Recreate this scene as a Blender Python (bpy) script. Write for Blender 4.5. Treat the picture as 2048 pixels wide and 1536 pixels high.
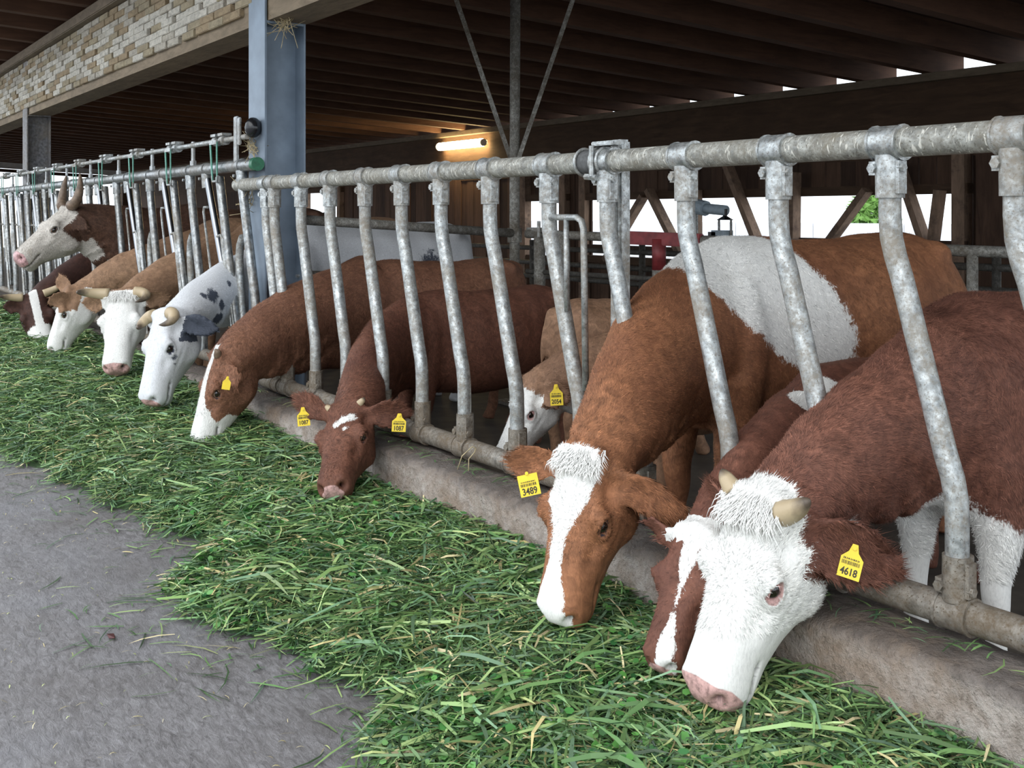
import bpy, bmesh, math, random
import numpy as np
from mathutils import Vector

# ------------------------------------------------------------------ reset
for o in list(bpy.data.objects):
    bpy.data.objects.remove(o, do_unlink=True)
SC = bpy.context.scene
COL = SC.collection
rnd = random.Random(7)
RNG = np.random.default_rng(11)

# ------------------------------------------------------------------ camera
F_PX = 2200.0                       # focal length in pixels of a 2048 px wide frame
HOR = 430.0                         # horizon row (the photograph is cropped, lens level)
ANG = math.radians(33.82)           # angle between lens axis and the feed fence
SA, CA = math.sin(ANG), math.cos(ANG)
CAM = np.array([0.0, -2.276, 1.31])
FWD = np.array([-CA, SA, 0.0]); RGT = np.array([SA, CA, 0.0])
cam_d = bpy.data.cameras.new('camera')
cam_d.sensor_width = 36.0
cam_d.lens = F_PX / 2048.0 * 36.0
cam_d.shift_y = -(768.0 - HOR) / 2048.0
cam_d.clip_end = 400
cam = bpy.data.objects.new('camera', cam_d)
cam.location = CAM
cam.rotation_euler = (math.pi / 2, 0, math.atan2(CA, SA))
COL.objects.link(cam)
SC.camera = cam

# ------------------------------------------------------------------ sky and exposure
world = bpy.data.worlds.new('overcast'); SC.world = world
world.use_nodes = True
wn = world.node_tree; wn.nodes.clear()
wo = wn.nodes.new('ShaderNodeOutputWorld'); wb = wn.nodes.new('ShaderNodeBackground')
wb.inputs[0].default_value = (0.86, 0.93, 1.0, 1); wb.inputs[1].default_value = 1.55
wn.links.new(wb.outputs[0], wo.inputs[0])
sun_d = bpy.data.lights.new('veiled_sun', 'SUN'); sun_d.energy = 0.9; sun_d.angle = math.radians(60)
sun_d.color = (1.0, 0.97, 0.93)
sun = bpy.data.objects.new('veiled_sun', sun_d); COL.objects.link(sun)
sun.rotation_euler = (math.radians(48), 0, math.radians(28))
SC.view_settings.view_transform = 'Standard'
SC.view_settings.look = 'None'
SC.view_settings.gamma = 1.0
SC.view_settings.use_curve_mapping = False
SC.view_settings.exposure = 0.55

# ------------------------------------------------------------------ helpers
def ray(px, py):
    return FWD + RGT * ((px - 1024.0) / F_PX) + np.array([0, 0, (HOR - py) / F_PX])
def PY(px, py, Y):                  # point of a sight line at world Y
    r = ray(px, py); return CAM + r * ((Y - CAM[1]) / r[1])
def PZ(px, py, z):                  # point of a sight line at height z
    r = ray(px, py); return CAM + r * ((z - CAM[2]) / r[2])
def PX(px, py, X):
    r = ray(px, py); return CAM + r * ((X - CAM[0]) / r[0])
def PD(px, py, d):
    return CAM + ray(px, py) * d
def nrm(v):
    v = np.asarray(v, float); return v / (np.linalg.norm(v) + 1e-12)
def fence_x(px, Y=0.0):             # world X where column px meets the plane Y
    return float(PY(px, 430, Y)[0])
def sstep(a, b, x):
    t = np.clip((x - a) / (b - a), 0, 1); return t * t * (3 - 2 * t)

OFF = {}
def props(o, label=None, cat=None, group=None, kind=None):
    if label: o['label'] = label
    if cat: o['category'] = cat
    if group: o['group'] = group
    if kind: o['kind'] = kind
    return o
def thing(name, label, cat, loc=(0, 0, 0), group=None, kind=None):
    o = bpy.data.objects.new(name, None); COL.objects.link(o)
    o.empty_display_size = 0.1
    o.location = loc; OFF[o.name] = np.array(loc, float)
    return props(o, label, cat, group, kind)

class MB:
    """collects shapes in world coordinates; build() links them as one mesh object"""
    def __init__(self): self.v = []; self.f = []; self.n = 0
    def add(self, vs, fs):
        vs = np.asarray(vs, float).reshape(-1, 3)
        self.v.append(vs); self.f += [tuple(i + self.n for i in f) for f in fs]; self.n += len(vs); return self
    def box(self, c, s, rz=0.0, ax=None):
        c = np.asarray(c, float); h = np.asarray(s, float) / 2
        q = np.array([[x, y, z] for x in (-1, 1) for y in (-1, 1) for z in (-1, 1)]) * h
        if ax is not None: q = q @ np.asarray(ax)
        elif rz:
            cr, sr = math.cos(rz), math.sin(rz)
            q = np.stack([q[:, 0] * cr - q[:, 1] * sr, q[:, 0] * sr + q[:, 1] * cr, q[:, 2]], 1)
        return self.add(q + c, [(0, 1, 3, 2), (4, 6, 7, 5), (0, 4, 5, 1), (2, 3, 7, 6), (0, 2, 6, 4), (1, 5, 7, 3)])
    def bar(self, a, b, w, h, up=(0, 0, 1)):
        a = np.asarray(a, float); b = np.asarray(b, float)
        d = nrm(b - a); l = nrm(np.cross(up, d)); u = np.cross(d, l)
        return self.box((a + b) / 2, (np.linalg.norm(b - a), w, h), ax=np.array([d, l, u]))
    def tube(self, pts, r, n=12, cap=True):
        pts = np.asarray(pts, float); m = len(pts)
        r = np.full(m, r, float) if np.isscalar(r) else np.asarray(r, float)
        vs = []; prev = None
        for i in range(m):
            d = nrm(pts[min(i + 1, m - 1)] - pts[max(i - 1, 0)])
            if prev is None:
                u = nrm(np.cross(d, (0, 0, 1) if abs(d[2]) < .9 else (1, 0, 0)))
            else:
                u = nrm(prev - d * np.dot(prev, d))
            prev = u; w = np.cross(d, u)
            for k in range(n):
                a = 2 * math.pi * k / n
                vs.append(pts[i] + (u * math.cos(a) + w * math.sin(a)) * r[i])
        fs = [(i * n + k, i * n + (k + 1) % n, (i + 1) * n + (k + 1) % n, (i + 1) * n + k) for i in range(m - 1) for k in range(n)]
        if cap: fs += [tuple(range(n))[::-1], tuple(range((m - 1) * n, m * n))]
        return self.add(vs, fs)
    def ball(self, c, r, n=12, m=8, ax=None):
        r = np.full(3, r, float) if np.isscalar(r) else np.asarray(r, float)
        vs = [(0, 0, 1)]
        for i in range(1, m):
            t = math.pi * i / m
            for k in range(n):
                p = 2 * math.pi * k / n; vs.append((math.sin(t) * math.cos(p), math.sin(t) * math.sin(p), math.cos(t)))
        vs.append((0, 0, -1)); vs = np.array(vs) * r
        if ax is not None: vs = vs @ np.asarray(ax)
        fs = [(0, 1 + k, 1 + (k + 1) % n) for k in range(n)]
        for i in range(m - 2):
            for k in range(n):
                a = 1 + i * n; fs.append((a + k, a + n + k, a + n + (k + 1) % n, a + (k + 1) % n))
        a = 1 + (m - 2) * n; e = len(vs) - 1
        fs += [(a + k, e, a + (k + 1) % n) for k in range(n)]
        return self.add(vs + np.asarray(c, float), fs)
    def build(self, name, mat, parent=None, smooth=False, bevel=0.0, off=None):
        V = np.concatenate(self.v)
        o_ = OFF.get(parent.name, np.zeros(3)) if parent is not None else (np.zeros(3) if off is None else np.asarray(off, float))
        me = bpy.data.meshes.new(name)
        me.from_pydata((V - o_).tolist(), [], self.f)
        bm = bmesh.new(); bm.from_mesh(me); bmesh.ops.recalc_face_normals(bm, faces=bm.faces)
        if bevel: bmesh.ops.bevel(bm, geom=bm.edges, offset=bevel, segments=2, affect='EDGES', clamp_overlap=True)
        bm.to_mesh(me); bm.free()
        if smooth:
            for p in me.polygons: p.use_smooth = True
            if smooth == 'auto' : 
                me.set_sharp_from_angle(angle=math.radians(40))
        me.materials.append(mat)
        o = bpy.data.objects.new(name, me); COL.objects.link(o)
        OFF[o.name] = o_
        if parent is not None: o.parent = parent
        elif off is not None: o.location = off
        return o
def place(me, name, loc, parent=None, rot=None, scale=None, mat=None):
    """another object on shared mesh data (world location)"""
    o = bpy.data.objects.new(name, me); COL.objects.link(o)
    base = OFF.get(parent.name, np.zeros(3)) if parent is not None else np.zeros(3)
    o.location = np.asarray(loc, float) - base
    OFF[o.name] = np.asarray(loc, float)
    if rot is not None: o.rotation_euler = rot
    if scale is not None: o.scale = scale
    if parent is not None: o.parent = parent
    return o
def tri_mesh(name, V, T, mat, smooth=False):
    """fast triangle mesh from numpy"""
    me = bpy.data.meshes.new(name)
    V = np.ascontiguousarray(V, np.float32); T = np.ascontiguousarray(T, np.int32)
    me.vertices.add(len(V)); me.vertices.foreach_set('co', V.ravel())
    me.loops.add(T.size); me.loops.foreach_set('vertex_index', T.ravel())
    me.polygons.add(len(T)); me.polygons.foreach_set('loop_start', np.arange(0, T.size, 3, dtype=np.int32))
    me.polygons.foreach_set('use_smooth', np.full(len(T), smooth, bool))
    me.update(calc_edges=True)
    me.materials.append(mat)
    return me

# ------------------------------------------------------------------ materials
class NT:
    def __init__(self, name):
        self.m = bpy.data.materials.new(name); self.m.use_nodes = True
        self.t = self.m.node_tree; self.t.nodes.clear()
        self.out = self.t.nodes.new('ShaderNodeOutputMaterial'); self.b = self.t.nodes.new('ShaderNodeBsdfPrincipled')
        self.t.links.new(self.b.outputs[0], self.out.inputs[0])
        self.tc = self.t.nodes.new('ShaderNodeTexCoord')
        self.co = self.tc.outputs['Object']
    def world_coords(self):
        g = self.t.nodes.new('ShaderNodeNewGeometry'); self.co = g.outputs['Position']; return self
    def L(self, a, b): self.t.links.new(a, b)
    def N(self, ty, **k):
        n = self.t.nodes.new(ty)
        for a, b in k.items(): setattr(n, a, b)
        return n
    def mapping(self, scale=(1, 1, 1), rot=(0, 0, 0), co=None):
        n = self.N('ShaderNodeMapping'); n.inputs['Scale'].default_value = scale; n.inputs['Rotation'].default_value = rot
        self.L(co or self.co, n.inputs[0]); return n.outputs[0]
    def noise(self, scale, detail=4, rough=.55, dist=0, co=None):
        n = self.N('ShaderNodeTexNoise'); n.inputs['Scale'].default_value = scale; n.inputs['Detail'].default_value = detail
        n.inputs['Roughness'].default_value = rough; n.inputs['Distortion'].default_value = dist
        self.L(co or self.co, n.inputs['Vector']); return n.outputs['Fac']
    def ramp(self, f, stops):
        n = self.N('ShaderNodeValToRGB'); e = n.color_ramp.elements
        while len(e) < len(stops): e.new(0.5)
        for x, (p, c) in zip(e, stops):
            x.position = p; x.color = (c, c, c, 1) if np.isscalar(c) else (*c, 1)
        self.L(f, n.inputs[0]); return n.outputs[0]
    def mix(self, f, a, b, mode='MIX'):
        n = self.N('ShaderNodeMix', data_type='RGBA', blend_type=mode)
        for s, x in ((n.inputs[0], f), (n.inputs[6], a), (n.inputs[7], b)):
            if hasattr(x, 'links'): self.L(x, s)
            elif np.isscalar(x): s.default_value = x if s.type == 'VALUE' else (x, x, x, 1)
            else: s.default_value = (*x, 1)
        return n.outputs[2]
    def math(self, op, a, b=0.0, clamp=False):
        n = self.N('ShaderNodeMath', operation=op, use_clamp=clamp)
        for s, x in ((n.inputs[0], a), (n.inputs[1], b)):
            if hasattr(x, 'links'): self.L(x, s)
            else: s.default_value = x
        return n.outputs[0]
    def attr(self, name):
        n = self.N('ShaderNodeAttribute'); n.attribute_name = name; return n
    def bump(self, h, strength=.3, dist=.01):
        n = self.N('ShaderNodeBump'); n.inputs['Strength'].default_value = strength; n.inputs['Distance'].default_value = dist
        self.L(h, n.inputs['Height']); self.L(n.outputs[0], self.b.inputs['Normal'])
    def base(self, c):
        s = self.b.inputs['Base Color']
        if hasattr(c, 'links'): self.L(c, s)
        else: s.default_value = (*c, 1)
    def set(self, rough=.6, metal=0.0, spec=.5):
        for k, x in (('Roughness', rough), ('Metallic', metal), ('Specular IOR Level', spec)):
            if hasattr(x, 'links'): self.L(x, self.b.inputs[k])
            else: self.b.inputs[k].default_value = x
        return self.m

def m_plain(name, c, rough=.6, metal=0.0, var=.25, scale=20, bump=.0, spec=.5):
    t = NT(name); n = t.noise(scale, 5)
    c = np.array(c)
    t.base(t.ramp(n, [(.3, tuple(c * (1 - var))), (.7, tuple(np.minimum(c * (1 + var), 1)))]))
    if bump: t.bump(n, bump, .01)
    return t.set(rough, metal, spec)

def m_galv(name, c=(.56, .58, .58), dirt=.45, metal=.75, rough=.42, dirtcol=(.24, .2, .15), streak=False):
    t = NT(name).world_coords()
    sp = t.noise(38, 3, .6); big = t.noise(6, 5, .65)
    base = t.ramp(sp, [(.35, tuple(np.array(c) * .6)), (.65, tuple(np.minimum(np.array(c) * 1.35, 1)))])
    fs = t.ramp(t.noise(150, 3, .7), [(.56, 0.0), (.66, min(1.0, dirt * 1.5))]); base = t.mix(fs, base, tuple(np.array(dirtcol) * .6))
    d = t.ramp(t.math('ADD', t.math('MULTIPLY', big, .6), t.math('MULTIPLY', t.noise(90, 4, .7), .4)), [(.5 - dirt * .12, 0.0), (.62, 1.0)])
    d = t.math('MULTIPLY', d, min(1.0, dirt * 1.6))
    col = t.mix(d, base, dirtcol)
    h = sp
    if streak:
        v = t.noise(70, 2, .5, 1.5, co=t.mapping((1.3, .35, .35)))
        s = t.ramp(v, [(.6, 0.0), (.66, 1.0)])
        col = t.mix(s, col, (.6, .58, .52)); d = t.math('MAXIMUM', d, s); h = t.math('ADD', sp, s)
    t.base(col); t.bump(h, .25, .004)
    return t.set(t.math('ADD', t.math('MULTIPLY', d, .4), rough), t.math('MULTIPLY', t.math('SUBTRACT', 1.0, d), metal))

def m_wood(name, c, dark=.55, scale=(1, 1, 1), rough=.8, stain=None, grain=14):
    t = NT(name).world_coords()
    co = t.mapping(scale)
    g = t.noise(grain, 6, .65, .6, co=co); b = t.noise(1.7, 4, .6)
    c = np.array(c)
    col = t.ramp(g, [(.3, tuple(c * dark)), (.55, tuple(c)), (.8, tuple(np.minimum(c * 1.3, 1)))])
    col = t.mix(t.ramp(b, [(.35, 0.0), (.7, .6)]), col, tuple(c * .6))
    if stain is not None:
        s = t.ramp(t.noise(5, 6, .7), [(.5, 0.0), (.66, 1.0)])
        col = t.mix(s, col, stain)
    t.base(col); t.bump(g, .35, .004)
    return t.set(rough, 0, .25)

def m_emit(name, c, s):
    t = NT(name); t.base(c); t.b.inputs['Emission Color'].default_value = (*c, 1); t.b.inputs['Emission Strength'].default_value = s
    return t.set(.5)

M = {}
M['galv'] = m_galv('galvanised_steel', (.43, .45, .45), dirt=.5)
M['galv_rail'] = m_galv('galvanised_rail_weathered', (.38, .38, .35), dirt=.8, metal=.5, rough=.5, dirtcol=(.2, .18, .14), streak=True)
M['galv_low'] = m_galv('galvanised_rail_dirty', (.27, .25, .22), dirt=1.0, metal=.45, rough=.45, dirtcol=(.13, .095, .06))
M['galv_clean'] = m_galv('galvanised_head_lock', (.30, .315, .32), dirt=.35, metal=.85, rough=.33)
M['chrome'] = m_plain('polished_steel_bar', (.33, .345, .37), .32, 1.0, .08, 10)
M['column'] = m_plain('blue_grey_steel_column', (.2, .25, .31), .45, .35, .22, 5)
M['column_far'] = m_galv('grey_steel_column', (.2, .2, .21), dirt=.4, metal=.3, rough=.55)
M['green'] = m_plain('green_plastic', (.01, .13, .06), .4, 0, .3, 40)
M['green_strip'] = m_plain('green_painted_strip', (.08, .27, .2), .45, .2, .3, 60)
M['black'] = m_plain('black_plastic', (.012, .012, .014), .2, 0, .2, 30)
M['red_paint'] = m_plain('red_painted_steel', (.2, .028, .03), .5, .1, .35, 18, .15)
M['pipe_dark'] = m_galv('weathered_pipe', (.33, .32, .29), dirt=.7, metal=.4, rough=.55, dirtcol=(.12, .1, .075))
M['beam_low'] = m_wood('front_beam_wood', (.27, .21, .145), .6, (.25, 1, 1), grain=22)
M['batten'] = m_wood('beam_top_batten_wood', (.2, .155, .11), .6, (.2, 1, 1), grain=26)
BLK = [m_wood('pale_block_wood', (.6, .565, .49), .45, (.5, 1, 1), grain=34),
       m_wood('straw_block_wood', (.36, .3, .2), .5, (.5, 1, 1), grain=30),
       m_wood('tan_block_wood', (.33, .25, .155), .55, (.5, 1, 1), grain=30),
       m_wood('grey_block_wood', (.46, .42, .35), .5, (.5, 1, 1), grain=34)]
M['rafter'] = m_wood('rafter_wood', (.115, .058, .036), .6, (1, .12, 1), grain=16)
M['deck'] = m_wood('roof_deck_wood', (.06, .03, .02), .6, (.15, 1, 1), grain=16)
M['rear_beam'] = m_wood('rear_beam_wood', (.095, .056, .034), .6, (.15, 1, 1), grain=16)
M['plank'] = [m_wood('wall_plank_wood', (.10, .056, .037), .55, (1, 1, .12), grain=18),
              m_wood('wall_plank_wood_light', (.13, .074, .048), .55, (1, 1, .12), grain=18),
              m_wood('wall_plank_wood_dark', (.07, .04, .027), .55, (1, 1, .12), grain=18)]
M['brace'] = m_wood('brace_wood', (.3, .2, .14), .6, (1, 1, .2), grain=20, stain=(.12, .08, .06))
M['lamp_tube'] = m_emit('lamp_glow', (1.0, .74, .36), 30)
M['lamp_body'] = m_plain('lamp_housing', (.6, .6, .58), .5, 0, .1)
M['bush'] = m_plain('bush_leaves', (.15, .3, .06), .7, 0, .4, 8)
M['trunk'] = m_plain('bush_stem', (.12, .08, .05), .8, 0, .3, 12)
M['pipe_black'] = m_galv('dark_grey_pipe', (.1, .095, .085), dirt=.8, metal=.3, rough=.6, dirtcol=(.05, .04, .03))  # darkest pipe steel, for the lower gate rails and the cubicle rails
M['duct'] = m_plain('pale_blue_grey_duct', (.42, .5, .56), .5, 0, .15, 20)
M['twine'] = m_plain('dry_straw', (.42, .34, .2), .7, 0, .35, 40)
M['leaf_red'] = m_plain('dark_red_leaf', (.06, .008, .008), .5, 0, .4, 60)

# concrete of the feed alley
t = NT('alley_concrete').world_coords()
n1 = t.noise(.9, 5, .6); n2 = t.noise(34, 8, .8, .9, co=t.mapping((.55, 1.6, 1), (0, 0, .98))); n3 = t.noise(170, 3, .7)
col = t.ramp(n2, [(.32, (.06, .053, .054)), (.46, (.165, .153, .155)), (.6, (.255, .242, .246)), (.76, (.42, .405, .41))])
st = t.noise(9, 7, .75, 1.2, co=t.mapping((.5, 2.2, 1), (0, 0, .98)))
col = t.mix(t.ramp(st, [(.5, 0.0), (.68, .6)]), col, (.085, .075, .073))
col = t.mix(t.ramp(t.noise(14, 6, .75, 1.0, co=t.mapping((.5, 2.0, 1), (0, 0, 1.1))), [(.58, 0.0), (.7, .45)]), col, (.34, .33, .36))
col = t.mix(t.ramp(n1, [(.48, 0.0), (.7, .4)]), col, (.25, .25, .28))
col = t.mix(t.ramp(t.noise(2.3, 6, .7), [(.48, 0.0), (.7, .5)]), col, (.115, .098, .09))
col = t.mix(t.ramp(n3, [(.7, 0.0), (.76, .6)]), col, (.45, .43, .42))
t.base(col); t.bump(t.math('ADD', n2, t.math('MULTIPLY', n3, .5)), .6, .008)
M['alley'] = t.set(t.ramp(n1, [(.35, .62), (.65, .42)]), 0, .5)
# kerb
t = NT('kerb_concrete').world_coords()
n1 = t.noise(3.2, 6, .7, .4); n2 = t.noise(60, 5, .7); n3 = t.noise(16, 5, .65)
col = t.ramp(n3, [(.3, (.28, .235, .2)), (.55, (.44, .385, .345)), (.75, (.56, .515, .48))])
col = t.mix(t.ramp(n1, [(.45, 0.0), (.64, .7)]), col, (.24, .16, .1))
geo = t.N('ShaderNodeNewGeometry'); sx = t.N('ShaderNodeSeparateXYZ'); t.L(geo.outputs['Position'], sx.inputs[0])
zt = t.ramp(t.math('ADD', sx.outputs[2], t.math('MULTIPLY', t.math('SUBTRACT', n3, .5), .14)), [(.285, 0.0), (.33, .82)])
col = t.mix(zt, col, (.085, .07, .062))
col = t.mix(t.ramp(n2, [(.66, 0.0), (.74, .7)]), col, (.5, .47, .43))
col = t.mix(t.ramp(t.noise(45, 6, .8, .5), [(.52, 0.0), (.64, .55)]), col, (.13, .1, .08))
t.base(col); t.bump(t.math('ADD', n2, t.math('MULTIPLY', n3, 1.5)), .9, .016)
M['kerb'] = t.set(.8, 0, .3)
M['barn_floor'] = m_plain('barn_floor_concrete', (.09, .075, .06), .7, 0, .4, 6, .3)
M['yard'] = m_plain('yard_concrete', (.55, .545, .53), .85, 0, .15, 3)
M['yard_wall'] = m_plain('yard_wall_concrete', (.74, .76, .8), .85, 0, .08, 2.5)
M['mound'] = m_plain('cut_grass_bed', (.03, .065, .018), .8, 0, .5, 30, .6)

t = NT('cut_grass')
a = t.attr('tint'); t.base(a.outputs['Color'])
t.b.inputs['Transmission Weight'].default_value = 0.0
t.b.inputs['Subsurface Weight'].default_value = 0.0
M['grass'] = t.set(.4, 0, .5)

def coat_mat(name, brown, dark=None, white=(.79, .78, .75), skin=(.5, .31, .285), blk=(.02, .023, .035), curl=0.0, dirtw=.15):
    t = NT(name)
    brown = np.array(brown); dark = brown * .5 if dark is None else np.array(dark)
    fine = t.noise(190, 3, .7, .5, co=t.mapping((1, 1, .35)))
    mid = t.noise(26, 5, .65, .8 + curl)
    big = t.noise(3.0, 4, .6)
    b = t.ramp(mid, [(.3, tuple(brown * .55)), (.52, tuple(brown)), (.72, tuple(np.minimum(brown * 1.5, 1)))])
    b = t.mix(t.ramp(big, [(.4, 0.0), (.72, .75)]), b, tuple(dark))
    b = t.mix(t.ramp(fine, [(.35, .35), (.6, 0.0)]), b, tuple(dark))
    w = t.ramp(fine, [(.28, tuple(np.array(white) * .82)), (.55, white)])
    w = t.mix(t.ramp(t.noise(9, 5, .7), [(.55, 0.0), (.75, dirtw)]), w, (.42, .36, .27))
    wa = t.math('ADD', t.attr('white').outputs['Fac'], t.math('MULTIPLY', t.math('SUBTRACT', mid, .5), .5))
    wa = t.math('ADD', wa, t.math('MULTIPLY', t.math('SUBTRACT', fine, .5), .5))
    col = t.mix(t.ramp(wa, [(.46, 0.0), (.54, 1.0)]), b, w)
    da = t.math('ADD', t.attr('dark').outputs['Fac'], t.math('MULTIPLY', t.math('SUBTRACT', mid, .5), .9))
    da = t.math('ADD', da, t.math('MULTIPLY', t.math('SUBTRACT', fine, .5), .5))
    col = t.mix(t.ramp(da, [(.5, 0.0), (.66, .95)]), col, tuple(blk))
    sk = t.attr('skin').outputs['Fac']
    col = t.mix(t.ramp(t.math('ADD', sk, t.math('MULTIPLY', t.math('SUBTRACT', mid, .5), .3)), [(.4, 0.0), (.6, 1.0)]), col, t.ramp(t.noise(60, 4, .7), [(.36, tuple(np.array(skin) * .55)), (.5, tuple(skin)), (.66, tuple(np.minimum(np.array(skin) * 1.3, 1)))]))
    col = t.mix(t.attr('hole').outputs['Fac'], col, (.02, .008, .008))
    tn = t.N('ShaderNodeVectorMath', operation='MULTIPLY'); t.L(col, tn.inputs[0]); t.L(t.attr('tone').outputs['Vector'], tn.inputs[1]); col = tn.outputs[0]
    t.base(col)
    t.bump(t.math('ADD', t.math('MULTIPLY', fine, .7), t.math('MULTIPLY', mid, .5 + curl)), .35 + .25 * curl, .006)
    return t.set(t.math('SUBTRACT', .68, t.math('MULTIPLY', sk, .3)), 0, .28)
# ------------------------------------------------------------------ ground and kerb
def shared(mb, name, mat, smooth='auto', bevel=0.0):
    a = mb.build(name, mat, None, smooth=smooth, bevel=bevel); me = a.data; bpy.data.objects.remove(a); return me
def structure(o, label=None):
    o['kind'] = 'structure'
    if label: o['label'] = label
    return o
b = MB(); b.add([(-45, -14, 0), (8, -14, 0), (8, -.1, 0), (-45, -.1, 0)], [(0, 1, 2, 3)])
structure(b.build('floor', M['alley']), 'grey concrete feed alley floor')
b = MB(); b.add([(-40, .05, -.004), (8, .05, -.004), (8, 7.5, -.004), (-40, 7.5, -.004)], [(0, 1, 2, 3)])
structure(b.build('floor', M['barn_floor']), 'dark barn floor behind the feed fence')
b = MB(); b.add([(-90, -60, -.02), (60, -60, -.02), (60, 90, -.02), (-90, 90, -.02)], [(0, 1, 2, 3)])
structure(b.build('ground', M['yard']), 'pale yard surface around the barn')

KT = .33                                      # kerb top
def kerb_mesh():
    xs = np.arange(-20, 2.01, .05); prof = [(-.168, 0), (-.16, .16), (-.153, .295), (-.147, .318), (-.128, KT - .001), (-.03, KT + .004), (.04, KT), (.07, KT - .03), (.07, 0)]
    V = []; n = len(prof)
    for i, x in enumerate(xs):
        for j, (y, z) in enumerate(prof):
            k = .006 * math.sin(x * 9 + j) + .004 * math.sin(x * 23 + 2 * j) + RNG.normal() * .0025
            e = 1 if 0 < j < n - 1 else 0
            V.append((x, y + k * e * (1 if j < 5 else .3), z + k * e * .8))
    Fc = [(i * n + j, (i + 1) * n + j, (i + 1) * n + j + 1, i * n + j + 1) for i in range(len(xs) - 1) for j in range(n - 1)]
    Fc += [tuple(range(n)), tuple(range((len(xs) - 1) * n, len(xs) * n))[::-1]]
    return MB().add(V, Fc)
structure(kerb_mesh().build('kerb', M['kerb'], smooth=True), 'rough stained concrete kerb under the feed fence')

# ------------------------------------------------------------------ roof
RS = .0556                                    # roof falls towards the rear
def roof_z(y): return 3.13 - RS * (y - .1)    # underside of the rafters
REAR = 7.42
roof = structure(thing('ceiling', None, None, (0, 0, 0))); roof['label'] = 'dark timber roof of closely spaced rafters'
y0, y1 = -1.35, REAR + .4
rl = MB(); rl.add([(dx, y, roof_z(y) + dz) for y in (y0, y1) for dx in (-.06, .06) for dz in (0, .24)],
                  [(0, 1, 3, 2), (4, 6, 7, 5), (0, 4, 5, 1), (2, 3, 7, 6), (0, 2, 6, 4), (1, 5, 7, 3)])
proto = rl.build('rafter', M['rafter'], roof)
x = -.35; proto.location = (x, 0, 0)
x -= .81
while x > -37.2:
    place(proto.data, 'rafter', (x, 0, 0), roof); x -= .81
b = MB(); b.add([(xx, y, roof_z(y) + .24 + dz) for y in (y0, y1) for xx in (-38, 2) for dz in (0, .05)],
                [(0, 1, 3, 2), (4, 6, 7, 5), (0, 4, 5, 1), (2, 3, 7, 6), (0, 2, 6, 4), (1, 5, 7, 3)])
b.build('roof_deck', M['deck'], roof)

# front beam: laminated blocks between two steel columns
BZ0, BZ1 = 2.43, 3.03
beam = structure(thing('front_beam', None, None, (-6, .19, BZ0))); beam['label'] = 'weathered laminated timber beam along the barn front'
b = MB(); b.box((-17.5, .20, (BZ0 + BZ1) / 2), (40, .24, BZ1 - BZ0)); b.build('beam_core', M['beam_low'], beam)
b = MB(); b.box((-17.5, .17, BZ1 + .05), (40, .36, .1)); b.build('top_batten', M['batten'], beam, bevel=.008)
protos = []
for i in range(8):
    mb = MB(); mb.box((0, 0, 0), (.345, .03, .0495))
    protos.append(shared(mb, 'wood_block', BLK[[0, 1, 2, 3, 0, 2, 3, 1][i]], False, .004))
NR = 10
for r in range(NR):
    z = BZ0 + .075 + (BZ1 - BZ0 - .08) * (r + .5) / NR
    for k in range(29):
        X = -14.95 + .3 * k + (.15 if r % 2 else 0) + rnd.uniform(-.04, .04)
        if X > -6.35: continue
        mid = math.exp(-((r - 3.5) / 2.6) ** 2) * (1 if X < -7.2 else .45)
        q = rnd.random()
        i = rnd.choice([0, 4]) if q < .75 * mid else (rnd.choice([3, 6]) if q < .45 + .3 * mid else rnd.choice([1, 2, 5, 7]))
        loc = (X, .075 - rnd.uniform(0, .012), z + rnd.uniform(-.002, .002))
        sc = (rnd.uniform(.72, .92), 1, 1.04)
        place(protos[i], 'wood_block', loc, beam, scale=sc)

for i, bm_ in enumerate(BLK):                 # the same block work carrying on into the distance
    mb = MB()
    for r in range(NR):
        z = BZ0 + .075 + (BZ1 - BZ0 - .08) * (r + .5) / NR
        for k in range(75):
            X = -15.2 - .3 * k - (.15 if r % 2 else 0)
            if (k * 7 + r * 5 + k * r) % 4 == i: mb.box((X, .075 - rnd.uniform(0, .012), z), (.285, .03, .051))
    o = mb.build('wood_block_row', bm_, beam); o['kind'] = 'stuff'
# steel H columns
def column(cx, mat, label, extra=True):
    t_ = thing('steel_column', label, 'column', (cx, .185, 0), 'steel columns along the barn front')
    w, dpt, yf = .262, .25, .06
    MB().box((cx, yf + .006, 1.55), (w, .0125, 3.1)).build('front_flange', mat, t_, bevel=.002)
    MB().box((cx, yf + dpt / 2, BZ0 / 2), (.009, dpt, BZ0)).build('web', mat, t_)
    MB().box((cx, yf + dpt - .006, BZ0 / 2), (w, .0125, BZ0)).build('rear_flange', mat, t_, bevel=.002)
    MB().box((cx, yf + dpt / 2, BZ0 - .008), (w, dpt - .025, .014)).build('cap_plate', mat, t_)
    MB().box((cx, yf + dpt / 2, .01), (w + .06, dpt + .06, .02)).build('foot_plate', mat, t_)
    return t_
c1 = column(-6.165, M['column'], 'blue-grey steel column where the two feed fences meet')
c2 = column(-13.34, M['column_far'], 'dark steel column in the distance beyond the horned cows')
for k, (dx, dz) in enumerate([(.06, 1.23), (-.06, .95), (.06, .95)]):
    MB().tube([(-6.165 + dx, .28, dz), (-6.165 + dx, .325, dz)], .011, 6).build('bolt', M['galv'], c1)

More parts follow.
